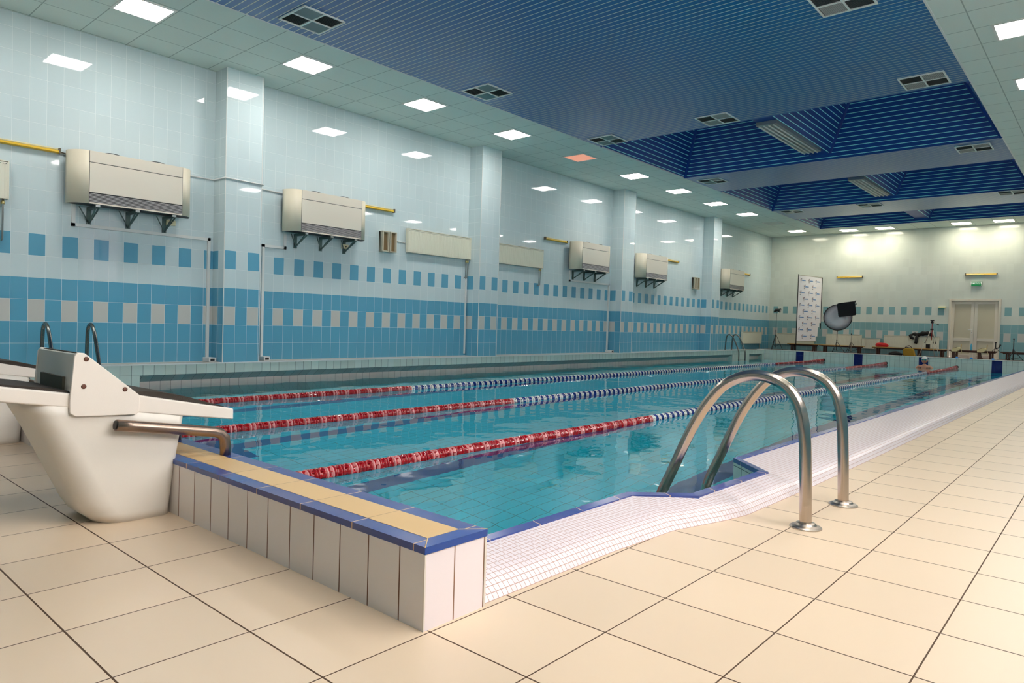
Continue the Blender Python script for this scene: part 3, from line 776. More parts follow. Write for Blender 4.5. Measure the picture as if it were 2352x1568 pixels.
tag((lambda q: (q.tube([(XL+.015, 4.85, 3.2), (XL+.015, 5.26, 3.19), (-10.785, 5.26, 3.19), (-10.785, 5.92, 3.18), (XL+.015, 5.93, 3.19), (XL+.015, 6.5, 3.17)], .012, 'duct_white', 8), q.build('cable_pipe'))[1])(MB()),
    'thin pale pipe wrapped round the nearest pillar at fan coil height', 'pipe')
tag((lambda q: (q.tube([(XL+.02, 3.09, 3.2), (XL+.02, 3.3, 3.17)], .01, 'lamp_end', 8), q.build('cable'))[1])(MB()), 'short dark cable from the leftmost batten lamp to the fan coil unit', 'cable')
def jbox(y, z, l):
    r = empty('junction_box', (XL, y, z), l, 'junction box', 'small cream junction boxes under the fan coil units')
    b_ = MB(); b_.box(0, .05, 0, .14, 0, .08, 'box_cream'); b_.build('body', r, bevel=.005); c_ = MB(); c_.lathe([(.016, 0), (.016, .012)], (.05, .07, .04), (1, 0, 0), 'lamp_end', 10); c_.build('knob', r)
jbox(4.52, 2.37, 'small cream junction box under the right end of the nearest fan coil unit')
jbox(7.75, 2.33, 'small cream junction box under the right end of the second fan coil unit')

# ================================================================== POOL THINGS
def curve_pts(pts, n=8):
    """Catmull-Rom through pts"""
    P = [Vector(p) for p in pts]; P = [P[0]*2-P[1]] + P + [P[-1]*2-P[-2]]; out = []
    for i in range(1, len(P)-2):
        for j in range(n):
            t = j/n; a, b_, c, d = P[i-1:i+3]
            out.append(.5*((2*b_)+(c-a)*t+(2*a-5*b_+4*c-d)*t*t+(3*b_-a-3*c+d)*t**3))
    out.append(P[-2]); return out
def make_ladder(loc, label, gap, foot, mirror=False, z0=0, H=1.0, R_=.030, mt='steel', treads=3):
    """foot: x of the deck foot; rail profile (x out over the pool is negative)"""
    r = empty('pool_ladder', loc, label, 'pool ladder')
    s = -1 if mirror else 1
    prof = foot
    for dy in (0, gap):
        rail = MB(); pts = curve_pts([(s*x, dy, z) for x, z in prof], 8); rail.tube(pts, R_, mt, 20); rail.build('rail', r)
        fl = MB(); fx, fz = prof[-1]; fl.lathe([(q_*R_/.0285, h_) for q_, h_ in ((.074, 0), (.074, .006), (.066, .012), (.050, .016), (.044, .026), (.030, .030))], (s*fx, dy, fz), (0, 0, 1), 'steel_flange', 36); fl.build('floor_flange', r, fix=False)
    bx, bz = prof[0]
    for i in range(treads):
        t = MB(); z = -.28-.28*i; t.box(s*bx-.04, s*bx+.04, .0, gap, z-.012, z+.012, mt); t.build('step', r)
    return r
RAIL = [(-2.02, -1.15), (-2.02, -.5), (-2.02, -.10), (-2.0, .01), (-1.93, .17), (-1.795, .47), (-1.67, .655), (-1.56, .735), (-1.44, .760), (-1.32, .728), (-1.235, .64), (-1.195, .50), (-1.18, .3), (-1.168, .0)]
make_ladder((0, 3.65, 0), 'large steel pool ladder in the right foreground, its flanges on the beige floor', .64, RAIL)
def left_rail(fx, bx, zt):
    return [(bx, -1.15), (bx, -.4), (bx, .15), (bx-.02, .27), (bx-.12, .5), (bx-.22, .70), (bx-.31, .80), (bx-.40, .82), (bx-.47, .76), (bx-.50, .62), (bx-.51, .45), (bx-.52, ZD)]
lr = left_rail(0, -10.20, 0)
make_ladder((0, 2.78, 0), 'dark steel pool ladder at the left edge, seen behind the starting block', .53, lr, mt='steel_dark', R_=.024)
make_ladder((0, 23.95, 0), 'small steel pool ladder on the left deck near the far end', .55, lr, mt='steel_dark', R_=.024)

# lane ropes
def float_mesh(name, mts):
    q = MB(); w_ = .060
    q.lathe([(.010, -w_/2), (.036, -w_/2), (.050, -w_/2+.004), (.050, -w_/2+.014), (.034, -w_/2+.020), (.032, w_/2-.020), (.050, w_/2-.014), (.050, w_/2-.004), (.036, w_/2), (.010, w_/2)], (0, 0, 0), (0, 1, 0), mts[0], 14, True,
            [mts[1], mts[1], mts[1], mts[1], mts[0], mts[1], mts[1], mts[1], mts[1]])
    for i in range(7):
        a = 2*math.pi*i/7; d = Vector((math.cos(a), 0, math.sin(a)))
        e1 = d*.033; e2 = d*.047; n_ = Vector((-math.sin(a), 0, math.cos(a)))*.003
        q.idx([e1+n_+Vector((0, -.02, 0)), e2+n_+Vector((0, -.02, 0)), e2+n_+Vector((0, .02, 0)), e1+n_+Vector((0, .02, 0)), e1-n_+Vector((0, -.02, 0)), e2-n_+Vector((0, -.02, 0)), e2-n_+Vector((0, .02, 0)), e1-n_+Vector((0, .02, 0))],
              [(0, 1, 2, 3), (7, 6, 5, 4), (1, 5, 6, 2)], mts[0])
    return q
FM = {'red': float_mesh('f', ['rope_red', 'rope_red']), 'pink': float_mesh('f', ['rope_red', 'rope_pink']), 'blue': float_mesh('f', ['rope_blue', 'rope_blue']), 'white': float_mesh('f', ['rope_blue', 'rope_white'])}
FD = {}
for k_, q in FM.items():
    o = q.build('float'); FD[k_] = o.data; bpy.data.objects.remove(o)
def rope(x, yfar, label):
    r = empty('lane_rope', (x, YI, ZW+.014), label, 'lane rope', 'lane ropes floating along the pool')
    L = yfar-YI
    c = MB(); c.tube([(0, 0, 0), (0, L*.5, 0), (0, L-.3, 0), (0, YP-YI, .01)], .005, 'cable', 6); c.build('cable', r)
    pitch = .0635; n = int((L-.12)/pitch); items = []
    for i in range(n):
        y = .12+i*pitch
        Y = y+YI
        if Y < YI+5.1: kd = 'pink' if i % 3 == 0 else 'red'
        elif Y < YP-5.0: kd = 'white' if i % 2 else 'blue'
        else: kd = 'red' if i % 7 else 'pink'
        wob = .006*math.sin(y*1.7+x*3)
        items.append((y, kd, wob))
    for y, kd, wob in items[:100]:
        o = bpy.data.objects.new('float', FD[kd]); COL.objects.link(o); o.parent = r; o.location = (wob*2, y, wob*.5); o.rotation_euler = (0, random.uniform(0, 1), 0)
    rest = MB()
    for y, kd, wob in items[100:]:
        q = FM[kd]; off = len(rest.v)
        end = max(0, (y+YI-(yfar-1.6))/1.6); kk = 1+.35*end
        rest.v += [(a*kk+wob*2, b_+y, c_*kk+wob*.5+.02*end) for a, b_, c_ in q.v]
        for f_, mi_, sm_ in zip(q.f, q.mi, q.sm):
            rest.f.append(tuple(j+off for j in f_)); rest.mi.append(rest._m(q.mats[mi_])); rest.uv.append(None); rest.sm.append(sm_)
    tag(rest.build('float', r, fix=False), kind='stuff')
    e_ = MB(); e_.ball((0, min(L+.06, YP-YI-.07), .035), .055, 'black', 12, 8); e_.build('end_buoy', r)
    return r
rope(-3.93, 26.35, 'lane rope nearest the right edge of the pool, red end in the foreground')
rope(-6.0, 26.35, 'middle lane rope of the three')
rope(-8.05, 26.35, 'lane rope nearest the left wall of the pool')

# starting blocks
def make_block(loc, label):
    r = empty('starting_block', loc, label, 'starting block', 'white starting blocks on the near kerb')
    # pedestal: rounded-rectangle sections lofted from the floor to the platform
    b_ = MB(); rings = []; NR = 12
    for q in range(NR+1):
        t = q/NR; zm = t*.56
        y0 = interp([(0, 1.16), (.03, 1.12), (.08, 1.085), (.15, 1.055), (.25, 1.01), (.35, .965), (.45, .915), (.56, .85)], zm); y1 = 1.475+.055*t**1.3; x0 = -.455-.045*t; x1 = -.03+.028*t
        rc = .13-.03*t; rf = .045; ring = []
        for cx, cy2, a0, rx in ((x1-rf, y1-rf, 0, rf), (x0+rf, y1-rf, 90, rf), (x0+rc, y0+rc, 180, rc), (x1-rc, y0+rc, 270, rc)):
            for i in range(7):
                a = math.radians(a0+i*15); yy = cy2+rx*math.sin(a); ztop = .655-.165*(yy-.76)-.04
                ring.append((cx+rx*math.cos(a), yy, t*ztop))
        rings.append(ring)
    n = len(rings[0]); V_ = [p for g in rings for p in g]; F_ = []
    for i in range(len(rings)-1):
        for j in range(n): F_.append((i*n+j, i*n+(j+1) % n, (i+1)*n+(j+1) % n, (i+1)*n+j))
    b_.idx(V_, F_, 'block_body', True); b_.idx(rings[0], [tuple(range(n))], 'block_body'); b_.idx(rings[-1], [tuple(range(n))], 'block_body')
    b_.build('pedestal', r)
    # sloping platform
    X0, X1 = -.52, .0
    p = MB(); top = lambda y: .678-.166*(y-.74)
    poly = [(.70, top(.70)), (1.05, top(1.05)), (1.31, .606), (1.778, .508), (1.778, .450), (1.31, .522), (1.05, top(1.05)-.065), (.70, top(.70)-.066)]
    p.prism(poly, 'x', X0, X1, 'block_plastic'); p.build('platform', r, bevel=.008)
    t = MB(); pts = [(.70, .006), (.9, .012), (1.15, .005), (1.31, .018), (1.42, .03), (1.55, .026), (1.66, .012), (1.74, .004)]
    tz = lambda y: (top(y) if y < 1.2 else .606+(y-1.31)*(-.098/.468))
    up_ = [(y, tz(y)+d) for y, d in pts]; dn = [(y, tz(y)-.004) for y, d in reversed(pts)]
    t.prism(up_+dn, 'x', X0+.03, X1-.03, 'mat_brown'); t.build('grip_mat', r)
    # kick wedge: side plates, back and sloping top
    side = [(1.012, .60), (1.028, .80), (1.04, .815), (1.068, .812), (1.305, .608), (1.303, .530), (1.285, .517), (1.035, .528), (1.013, .545)]
    for x in (X1+.001, X0-.016):
        s_ = MB(); s_.prism(side, 'x', x, x+.015, 'block_plastic'); s_.build('side_plate', r, bevel=.004)
    wd_ = MB(); wd_.prism([(1.02, .635), (1.031, .81), (1.066, .808), (1.30, .607)], 'x', X0, X1, 'block_body'); wd_.build('kick_wedge', r, bevel=.006)
    g = MB(); g.prism([(1.04, .813), (1.07, .811), (1.30, .610), (1.295, .604)], 'x', X0+.03, X1-.03, 'mat_brown'); g.build('wedge_grip', r)
    sl = MB(); sl.box(X0+.10, X1-.09, 1.012, 1.024, .635, .70, 'slot_brown'); sl.build('slot', r)
    for y, z in ((1.075, .785), (1.066, .662), (1.238, .640)):
        c = MB(); c.lathe([(.011, 0), (.011, .002), (.005, .003)], (X1+.0155, y, z), (1, 0, 0), 'screw', 12); c.build('screw', r)
    for x in (.035, -.555):
        h = MB(); h.tube(curve_pts([(x, 1.195, .478), (x, 1.45, .436), (x, 1.62, .408)], 3)[:-1] + [Vector((x, 1.655, .402)), Vector((x, 1.69, .39)), Vector((x, 1.712, .365)), Vector((x, 1.718, .33)), Vector((x, 1.718, .277))], .027, 'steel_brown', 16, True); h.build('grip_bar', r)
        h = MB(); h.lathe([(.021, 0), (.021, .004)], (x, 1.1925, .4785), (0, -1, .16), 'black', 14); h.build('bar_end', r)  # black disc stands in for the shade inside the open pipe
    return r
b1 = make_block((-3.5, 0, 0), 'white starting block with triangular kick wedge in the left foreground')
copy_tree(b1, (-6.15, 0, 0), 'white starting block cut by the left edge, behind the foreground block')

# ================================================================== FAR WALL
r = empty('door_1', (D0, YR, ZD), 'white double door', 'door'); r['kind'] = 'structure'
for k in ('label', 'category'): del r[k]
dw, dh = D1-D0, DZ-ZD
f = MB()
f.box(0, .07, -.03, .12, 0, dh, 'door_white'); f.box(dw-.07, dw, -.03, .12, 0, dh, 'door_white'); f.box(.07, dw-.07, -.03, .12, dh-.07, dh, 'door_white')
f.box(-.02, dw+.02, .12, .14, -.01, dh+.02, 'door_panel'); f.build('door_frame', r, bevel=.006)  # backing added behind the leaves to block outside light in the gap
for i in (0, 1):
    x0 = .07+i*(dw-.14)/2; x1 = x0+(dw-.14)/2-.006; y0, y1 = .04, .085
    l = MB(); a = .10
    l.box(x0, x0+a, y0, y1, .0, dh-.075, 'door_white'); l.box(x1-a, x1, y0, y1, .0, dh-.075, 'door_white')
    for z0, z1 in ((0, .12), (.60, .70), (dh-.18, dh-.075)): l.box(x0+a, x1-a, y0, y1, z0, z1, 'door_white')
    lf = l.build('leaf', r, bevel=.004)
    p = MB(); p.box(x0+a-.01, x1-a+.01, y0+.02, y0+.035, .11, .61, 'door_panel'); p.build('lower_panel', lf)
    p = MB(); p.box(x0+a-.01, x1-a+.01, y0+.02, y0+.035, .69, dh-.17, 'door_panel'); p.build('upper_panel', lf)
    if i == 0:
        h = MB(); h.tube([(x1-.05, y0, 1.0), (x1-.05, y0-.05, 1.0), (x1-.17, y0-.05, 1.0)], .011, 'white_paint', 8); h.box(x1-.065, x1-.035, y0-.008, y0, .86, 1.04, 'white_paint'); h.lathe([(.012, 0), (.012, .006)], (x1-.05, y0-.008, .90), (0, -1, 0), 'black', 10)
        h.build('handle', lf)

r = empty('exit_sign', (-4.04, YR, 2.80), 'green exit sign with white lettering on the far wall above the doors', 'sign')
b_ = MB(); b_.box(0, .34, -.07, 0, 0, .16, 'exit_green'); b_.build('housing', r, bevel=.006)
b_ = MB(); b_.box(.005, .335, -.072, -.069, .145, .158, 'white_paint'); b_.box(.0, .02, -.075, -.0, .0, .16, 'white_paint'); b_.box(.32, .34, -.075, 0, 0, .16, 'white_paint'); b_.build('trim', r)
def text(name, body, size, parent, loc, rot, mt, ex=.001):
    cu = bpy.data.curves.new(name, 'FONT'); cu.body = body; cu.size = size; cu.align_x = 'CENTER'; cu.align_y = 'CENTER'; cu.extrude = ex
    o = bpy.data.objects.new(name, cu); COL.objects.link(o); 
    bpy.context.view_layer.update()
    dg = bpy.context.evaluated_depsgraph_get(); me = bpy.data.meshes.new_from_object(o.evaluated_get(dg)); bpy.data.objects.remove(o)
    me.materials.clear(); me.materials.append(MATS[mt])
    o = bpy.data.objects.new(name, me); COL.objects.link(o); o.parent = parent; o.location = loc; o.rotation_euler = rot; return o
text('lettering', 'ВЫХОД', .085, r, (.17, -.0725, .085), (math.pi/2, 0, 0), 'exit_white')

r = empty('emergency_lamp', (-5.0, YR, 1.99), 'small cream emergency lamp box on the far wall left of the doors', 'lamp')
b_ = MB(); b_.box(0, .23, -.06, 0, .0, .075, 'box_cream'); b_.build('housing', r, bevel=.01)
b_ = MB(); b_.box(.015, .215, -.064, -.058, -.004, .012, 'exit_green'); b_.build('base_strip', r)

# ================================================================== FAR DECK
def make_bench(loc, L, label, wood='bench_wood', D=.26):
    r = empty('bench', loc, label, 'bench', 'low gym benches along the far wall')
    s_ = MB(); s_.box(0, L, -D/2, D/2, .255, .28, wood); s_.build('seat', r, bevel=.004)
    s_ = MB(); s_.box(.05, L-.05, -.03, .03, .205, .255, 'bench_dark'); s_.box(0, L, -D/2-.003, -D/2+.02, .235, .256, 'bench_dark'); s_.build('rail', r)
    for x in (.14, L-.22):
        for y in (-.10, .06):
            l = MB(); l.box(x, x+.035, y, y+.035, 0, .256, 'bench_dark'); l.build('leg', r)
            l = MB(); l.box(x+.07, x+.105, y, y+.035, 0, .256, 'bench_dark'); l.build('leg', r)
    return r
BY = 28.62
for x0, x1, l, m_ in ((-10.13, -8.92, 'low wooden bench in front of the logo banner, leftmost', 'bench_wood'), (-8.88, -7.28, 'low wooden bench behind the round reflector stand', 'bench_wood'),
                      (-6.98, -5.72, 'low wooden bench holding the red bag', 'bench_wood'), (-5.62, -4.55, 'low wooden bench holding the black box', 'bench_wood'),
                      (-4.50, -3.10, 'low dark red bench in front of the double door', 'bench_dark'), (-3.0, -1.75, 'low dark bench right of the double door', 'bench_dark')):
    make_bench((x0, BY, ZD), x1-x0, l, m_)

def tripod_legs(r, h, spread, mt, k=3, a0=.5, rad=.009, zt=None, brace=True):
    for i in range(k):
        a = a0+2*math.pi*i/k; l = MB()
        l.tube([(0.012*math.cos(a), .012*math.sin(a), h), (spread*math.cos(a), spread*math.sin(a), .0)], rad, mt, 8); l.ball((spread*math.cos(a), spread*math.sin(a), .01), .014, 'black', 8, 5)
        if brace: l.tube([(0, 0, h*.22), (spread*.62*math.cos(a), spread*.62*math.sin(a), h*.38)], rad*.7, mt, 6)
        l.build('leg', r)
def pole(r, z0, z1, rad, mt, name='pole', x=0):
    p = MB(); p.tube([(x, 0, z0), (x, 0, z1)], rad, mt, 10); p.lathe([(rad*1.8, 0), (rad*1.8, .05)], (x, 0, z0+(z1-z0)*.45), (0, 0, 1), 'black', 10); p.build(name, r)

# flash on a stand
r = empty('flash_stand', (-10.42, 28.0, ZD), 'black flash head on a thin tripod stand left of the logo banner', 'light stand')
tripod_legs(r, .62, .28, 'stand_black', a0=.3); pole(r, .1, 1.52, .010, 'stand_black')
h = MB(); h.tube([(-.10, 0, 1.53), (-.02, 0, 1.60), (.06, 0, 1.60)], .055, 'black', 12, rr=[.03, .06, .06]); h.tube([(.06, 0, 1.60), (.15, 0, 1.58)], .06, 'black', 14, rr=[.055, .085]); h.build('flash_head', r)
h = MB(); h.lathe([(.001, 0), (.07, .003)], (.148, 0, 1.58), (1, 0, -.2), 'reflector_white', 14); h.build('reflector', r)

# logo banner
A_ = Vector((-9.40, 27.40)); B_ = Vector((-9.03, 29.02)); bw = (B_-A_).length; ang = math.atan2((B_-A_).y, (B_-A_).x)
r = empty('logo_banner', (A_.x, A_.y, ZD), 'tall white banner with rows of small blue logos on black poles', 'banner', rz=ang)
def bsheet(u, v, off=0): return (u*bw, -.03*math.sin(math.pi*u)*(1-v)-off + .02*math.sin(5*u+3*v), .41+v*2.52+(-.03 if 0 else 0))
s_ = MB(); N = 14
for i in range(N):
    for j in range(N):
        u0, u1, v0_, v1_ = i/N, (i+1)/N, j/N, (j+1)/N
        if j < 4 and i > N-3-(4-j)//2 + 1: continue
        s_.face([bsheet(u0, v0_), bsheet(u1, v0_), bsheet(u1, v1_), bsheet(u0, v1_)], 'banner_white', None, True)
lg = s_
def logo(u, v):
    def R_(a, b_, c, d, mt):
        a, b_, c, d = [q*.78 for q in (a, b_, c, d)]
        lg.face([bsheet(u+a/bw, v+c/2.5, .008), bsheet(u+b_/bw, v+c/2.5, .008), bsheet(u+b_/bw, v+d/2.5, .008), bsheet(u+a/bw, v+d/2.5, .008)], mt)
    R_(.0, .02, -.04, .10, 'logo_dark'); R_(-.05, -.02, -.02, .02, 'logo_dark'); R_(-.04, .03, -.10, -.075, 'logo_dark'); R_(.03, .06, .06, .10, 'logo_dark'); R_(-.06, -.03, .03, .07, 'rope_pink')
    for q in range(6): R_(.06+q*.05, .095+q*.05, -.02, .025, 'logo_blue')
for f_ in list(s_.f):
    s_.face([(s_.v[t_][0], s_.v[t_][1]+.012, s_.v[t_][2]) for t_ in f_], 'banner_white', None, True)
rowz = [.93, .835, .74, .645, .55, .455, .36, .265, .17, .07]
for i, v in enumerate(rowz):
    for u in ((.10, .42, .74) if i % 2 == 0 else (.24, .58)):
        if i > 6 and u > .7: continue
        logo(u, v)
sh = lg.build('sheet', r, fix=False)
p = MB(); p.tube([(-.01, 0, 0), (-.01, 0, 2.98)], .016, 'black', 10); p.lathe([(.10, 0), (.10, .01)], (-.01, 0, 0), (0, 0, 1), 'black', 14); p.build('pole', r)
p = MB(); p.tube([(bw+.01, 0, .9), (bw+.01, 0, 2.95)], .014, 'black', 10); p.build('side_pole', r)
p = MB(); p.tube([(-.01, 0, 2.95), (bw+.01, 0, 2.95)], .011, 'stand_light', 8); p.build('top_bar', r)
p = MB(); p.tube([(-.01, 0, .40), (bw*.85, 0, .40)], .012, 'speaker_beige', 8); p.build('bottom_bar', r)

# round reflector and its stand
r = empty('round_reflector', (-7.93, 27.45, ZD), 'large round white reflector disc with black rim on a tripod stand', 'reflector')
tripod_legs(r, .42, .30, 'stand_black', a0=.25); pole(r, .1, .86, .012, 'stand_black')
d = MB(); c0 = Vector((0, 0, 1.33)); RR = .48; n = 40
nrm = Vector((.25, -.95, .1)).normalized(); ax = Vector((.967, .25, 0)).normalized(); ay = nrm.cross(ax)
d.lathe([(.001, .02), (.25, .012), (RR-.012, 0)], c0, nrm, 'reflector_white', n); d.lathe([(RR-.012, -.006), (.001, -.006)], c0, nrm, 'reflector_white', n); d.build('disc', r)
d = MB(); d.tube([c0+(ax*math.cos(t)+ay*math.sin(t))*RR for t in [2*math.pi*i/48 for i in range(49)]], .014, 'black', 8, caps=False); d.build('rim', r)
p = MB(); p.tube([(0, .02, .80), (0, .03, .88)], .02, 'black', 8); p.build('clamp', r)

# black softbox
r = empty('softbox', (-7.36, 27.2, ZD), 'black softbox tilted in front of the round reflector on its own stand', 'softbox')
tripod_legs(r, .42, .30, 'stand_black', a0=.1); pole(r, .1, 1.42, .012, 'stand_light')
s_ = MB(); q = []
def sb(w_, h, y): return [Vector((x*w_ - .19, y, z*h+1.63)) for x, z in ((-1, -1), (1, -1), (1, 1), (-1, 1))]
rot = Matrix.Rotation(-.14, 4, 'Y')
def rr_poly(w_, h, y, rc=.06):
    out = []
    for cx, cz, a0 in ((w_-rc, h-rc, 0), (-w_+rc, h-rc, 90), (-w_+rc, -h+rc, 180), (w_-rc, -h+rc, 270)):
        for i in range(5):
            a = math.radians(a0+i*22.5); v_ = rot @ Vector((cx+rc*math.cos(a), 0, cz+rc*math.sin(a))); out.append((v_.x-.19, y, v_.z+1.63))
    return out
L_ = [rr_poly(.10, .08, .16), rr_poly(.26, .22, .06), rr_poly(.31, .26, -.06), rr_poly(.29, .245, -.075)]
n = len(L_[0]); s_.idx([p for l in L_ for p in l], [(i*n+j, i*n+(j+1) % n, (i+1)*n+(j+1) % n, (i+1)*n+j) for i in range(3) for j in range(n)], 'fabric_black', True)
s_.idx(L_[0], [tuple(range(n))], 'fabric_black'); s_.idx(L_[-1], [tuple(range(n))], 'fabric_black'); s_.build('hood', r)
s_ = MB(); s_.tube([(.02, .02, 1.86), (.10, .0, 1.95)], .03, 'black', 8, rr=[.05, .015]); s_.tube([(.08, 0, 1.80), (.13, 0, 1.84)], .025, 'grey_metal', 8); s_.build('strap', r)

# camera tripod
r = empty('camera_tripod', (-4.87, 27.5, ZD), 'silver camera tripod with black pan head left of the double door', 'tripod')
for i, (dx, dy) in enumerate(((-.36, -.12), (.28, -.14), (.05, .32))):
    l = MB(); l.tube([(0.02*(1 if dx > 0 else -1), 0, .98), (dx*.5, dy*.5, .5)], .013, 'stand_light', 8); l.tube([(dx*.5, dy*.5, .5), (dx, dy, .01)], .009, 'stand_light', 8); l.ball((dx*.5, dy*.5, .5), .02, 'black', 8, 5); l.ball((dx, dy, .012), .014, 'black', 8, 5); l.build('leg', r)
p = MB(); p.tube([(0, 0, .60), (0, 0, 1.20)], .012, 'rope_red', 8); p.build('centre_column', r)
p = MB(); p.lathe([(.05, 0), (.05, .03), (.02, .05)], (0, 0, .95), (0, 0, 1), 'black', 12); p.box(-.04, .04, -.04, .04, 1.18, 1.24, 'black'); p.box(-.055, .055, -.03, .03, 1.26, 1.30, 'black'); p.tube([(0, 0, 1.23), (0, 0, 1.28)], .03, 'black', 8); p.build('head', r)
p = MB(); p.tube([(.03, 0, 1.22), (.20, -.05, 1.13)], .006, 'stand_light', 6); p.tube([(.14, -.03, 1.16), (.22, -.055, 1.12)], .012, 'black', 8); p.build('pan_handle', r)

r = empty('light_stand', (-2.53, 27.2, ZD), 'black folded light stand at the far right of the photo', 'light stand')
tripod_legs(r, .36, .30, 'stand_black', a0=.05, rad=.010); pole(r, .04, .72, .014, 'stand_black')
p = MB(); p.box(-.022, .022, -.02, .02, .70, .74, 'black'); p.build('spigot', r)
r = empty('small_tripod', (-3.16, BY-.02, ZD+.283), 'small black tabletop tripod on the bench before the right door leaf', 'tripod')
tripod_legs(r, .10, .11, 'stand_black', a0=.4, rad=.008, brace=False)
p = MB(); p.tube([(0, 0, .08), (0, 0, .30)], .016, 'stand_black', 8); p.box(-.03, .03, -.02, .02, .28, .31, 'black'); p.build('pole', r)
p = MB(); p.tube([(0, 0, .09), (.09, 0, .12), (.13, 0, .20)], .018, 'black', 8); p.ball((.13, 0, .21), .03, 'black', 8, 6); p.build('clamp', r)

def folding_seat(loc, label):
    r = empty('folding_seat', loc, label, 'seat', 'small beige seats on the far deck')
    p = MB(); p.prism([(-.10, 0), (.06, 0), (-.01, .12), (-.03, .26), (-.10, .26)], 'y', -.10, .10, 'bench_dark'); p.build('pedestal', r)
    p = MB(); p.prism([(-.11, .25), (.04, .25), (.14, .33), (.14, .37), (.06, .395), (-.06, .37), (-.11, .30)], 'y', -.16, .16, 'seat_beige'); p.build('seat', r, bevel=.01)
    p = MB(); p.prism([(-.09, .345), (-.06, .345), (.06, .398), (.05, .402)], 'y', -.16, .16, 'bench_dark'); p.build('seam', r)
    p = MB(); p.tube([(.14, 0, .35), (.145, 0, .50)], .012, 'bench_wood', 8); p.tube([(.14, .0, .35), (.17, 0, .20)], .010, 'seat_beige', 8); p.build('back_post', r)
    return r
q = folding_seat((-4.10, 27.25, ZD), 'small beige seat on a brown pedestal before the left door leaf')
copy_tree(q, (-3.38, 27.25, ZD), 'small beige seat on a brown pedestal before the right door leaf')

def lump(name, loc, label, cat, pts, mt, seed=1, sub=None):
    rn = random.Random(seed); ph = [rn.uniform(0, 6) for _ in range(6)]
    q = MB(); q.ball((0, 0, 0), 1, mt, 22, 14, fn=lambda d: 1+.10*math.sin(5*d.x+ph[0])+.08*math.sin(7*d.y+ph[1])+.07*math.sin(9*d.z+4*d.x+ph[2]))
    q.v = [(x*pts[0], y*pts[1], max(z, -.55)*pts[2]+.55*pts[2]) for x, y, z in q.v]
    return q
# jacket over the radiator
r = empty('jacket', (-5.52, YR-.08, .955), 'black jacket thrown over the low radiator, one sleeve hanging down', 'jacket')
j = MB(); P_ = [(-.36, .02, -.02), (-.22, 0, .05), (-.10, 0, .02), (.05, 0, .07), (.22, 0, .09), (.36, 0, .03), (.44, 0, -.02)]
j.tube(curve_pts([(x, y-.0, z+.03) for x, y, z in P_], 5), .05, 'fabric_black', 12, rr=[.03+.045*math.sin(math.pi*i/30)+.012*math.sin(i*1.3) for i in range(31)]); j.build('body', r)
j = MB(); j.tube([(-.10, -.02, .06), (-.11, -.06, -.06), (-.12, -.07, -.20), (-.14, -.07, -.27)], .045, 'fabric_black', 12, rr=[.04, .055, .055, .05]); j.build('sleeve', r)
j = MB(); j.tube([(-.34, -.02, .04), (-.28, -.065, -.06), (-.20, -.07, -.10)], .05, 'fabric_black', 12, rr=[.05, .06, .035]); j.build('collar', r)
r = empty('yellow_bag', (-5.62, 27.85, ZD), 'mustard yellow bag standing on the far deck', 'bag')
b_ = MB(); b_.prism([(-.15, .02), (.22, .0), (.16, .24), (.10, .29), (-.10, .28), (-.19, .22)], 'y', -.09, .09, 'yellow_cloth'); b_.build('body', r, bevel=.03, segs=3)
b_ = MB(); b_.tube(curve_pts([(-.17, 0, .22), (-.08, 0, .34), (.03, 0, .37), (.12, 0, .25)], 6), .012, 'bench_dark', 8); b_.tube(curve_pts([(-.16, -.05, .24), (-.05, -.05, .30), (.10, -.05, .27)], 6), .018, 'fabric_black', 8); b_.build('strap', r)
o = lump('b', 0, 0, 0, (.22, .12, .10), 'fabric_black', 3).build('black_bag', None, (-6.02, 27.8, ZD)); tag(o, 'black soft bag lying on the deck left of the yellow bag', 'bag')
o = lump('b', 0, 0, 0, (.22, .11, .10), 'red_cloth', 5).build('red_bag', None, (-6.68, BY, ZD+.281)); tag(o, 'crumpled red bag on a low wooden bench', 'bag')
b_ = MB(); b_.box(-.06, .06, -.05, .05, 0, .16, 'black'); b_.box(-.05, .05, -.056, -.05, .015, .145, 'fabric_black'); tag(b_.build('black_box', None, (-5.17, BY, ZD+.281), bevel=.008), 'small black box standing on a low wooden bench', 'box')
b_ = MB(); b_.lathe([(.03, 0), (.032, .02), (.032, .17), (.014, .21), (.014, .235)], (0, 0, 0), (0, 0, 1), 'bottle', 14); o = b_.build('water_bottle', None, (-3.86, BY, ZD+.281)); tag(o, 'small blue water bottle on the bench between the door leaves', 'bottle')
c = MB(); c.lathe([(.012, .022), (.014, .028)], (0, 0, .21), (0, 0, 1), 'rope_red', 10); x = c.build('bottle_cap', o)
for i, (x, l) in enumerate(((-3.99, 'bright blue cap on the far pool rim, leftmost of the three'), (-3.59, 'bright blue cap on the far pool rim, middle of the three'), (-3.01, 'bright blue cap on the far pool rim, rightmost and largest'))):
    c = MB(); c.lathe([(.045, 0), (.045, .015), (.03, .04), (.001, .05)], (0, 0, 0), (0, 0, 1), 'blue_cap', 14); tag(c.build('blue_cap', None, (x, YP+.12, .277)), l, 'cap', 'blue caps on the far pool rim')

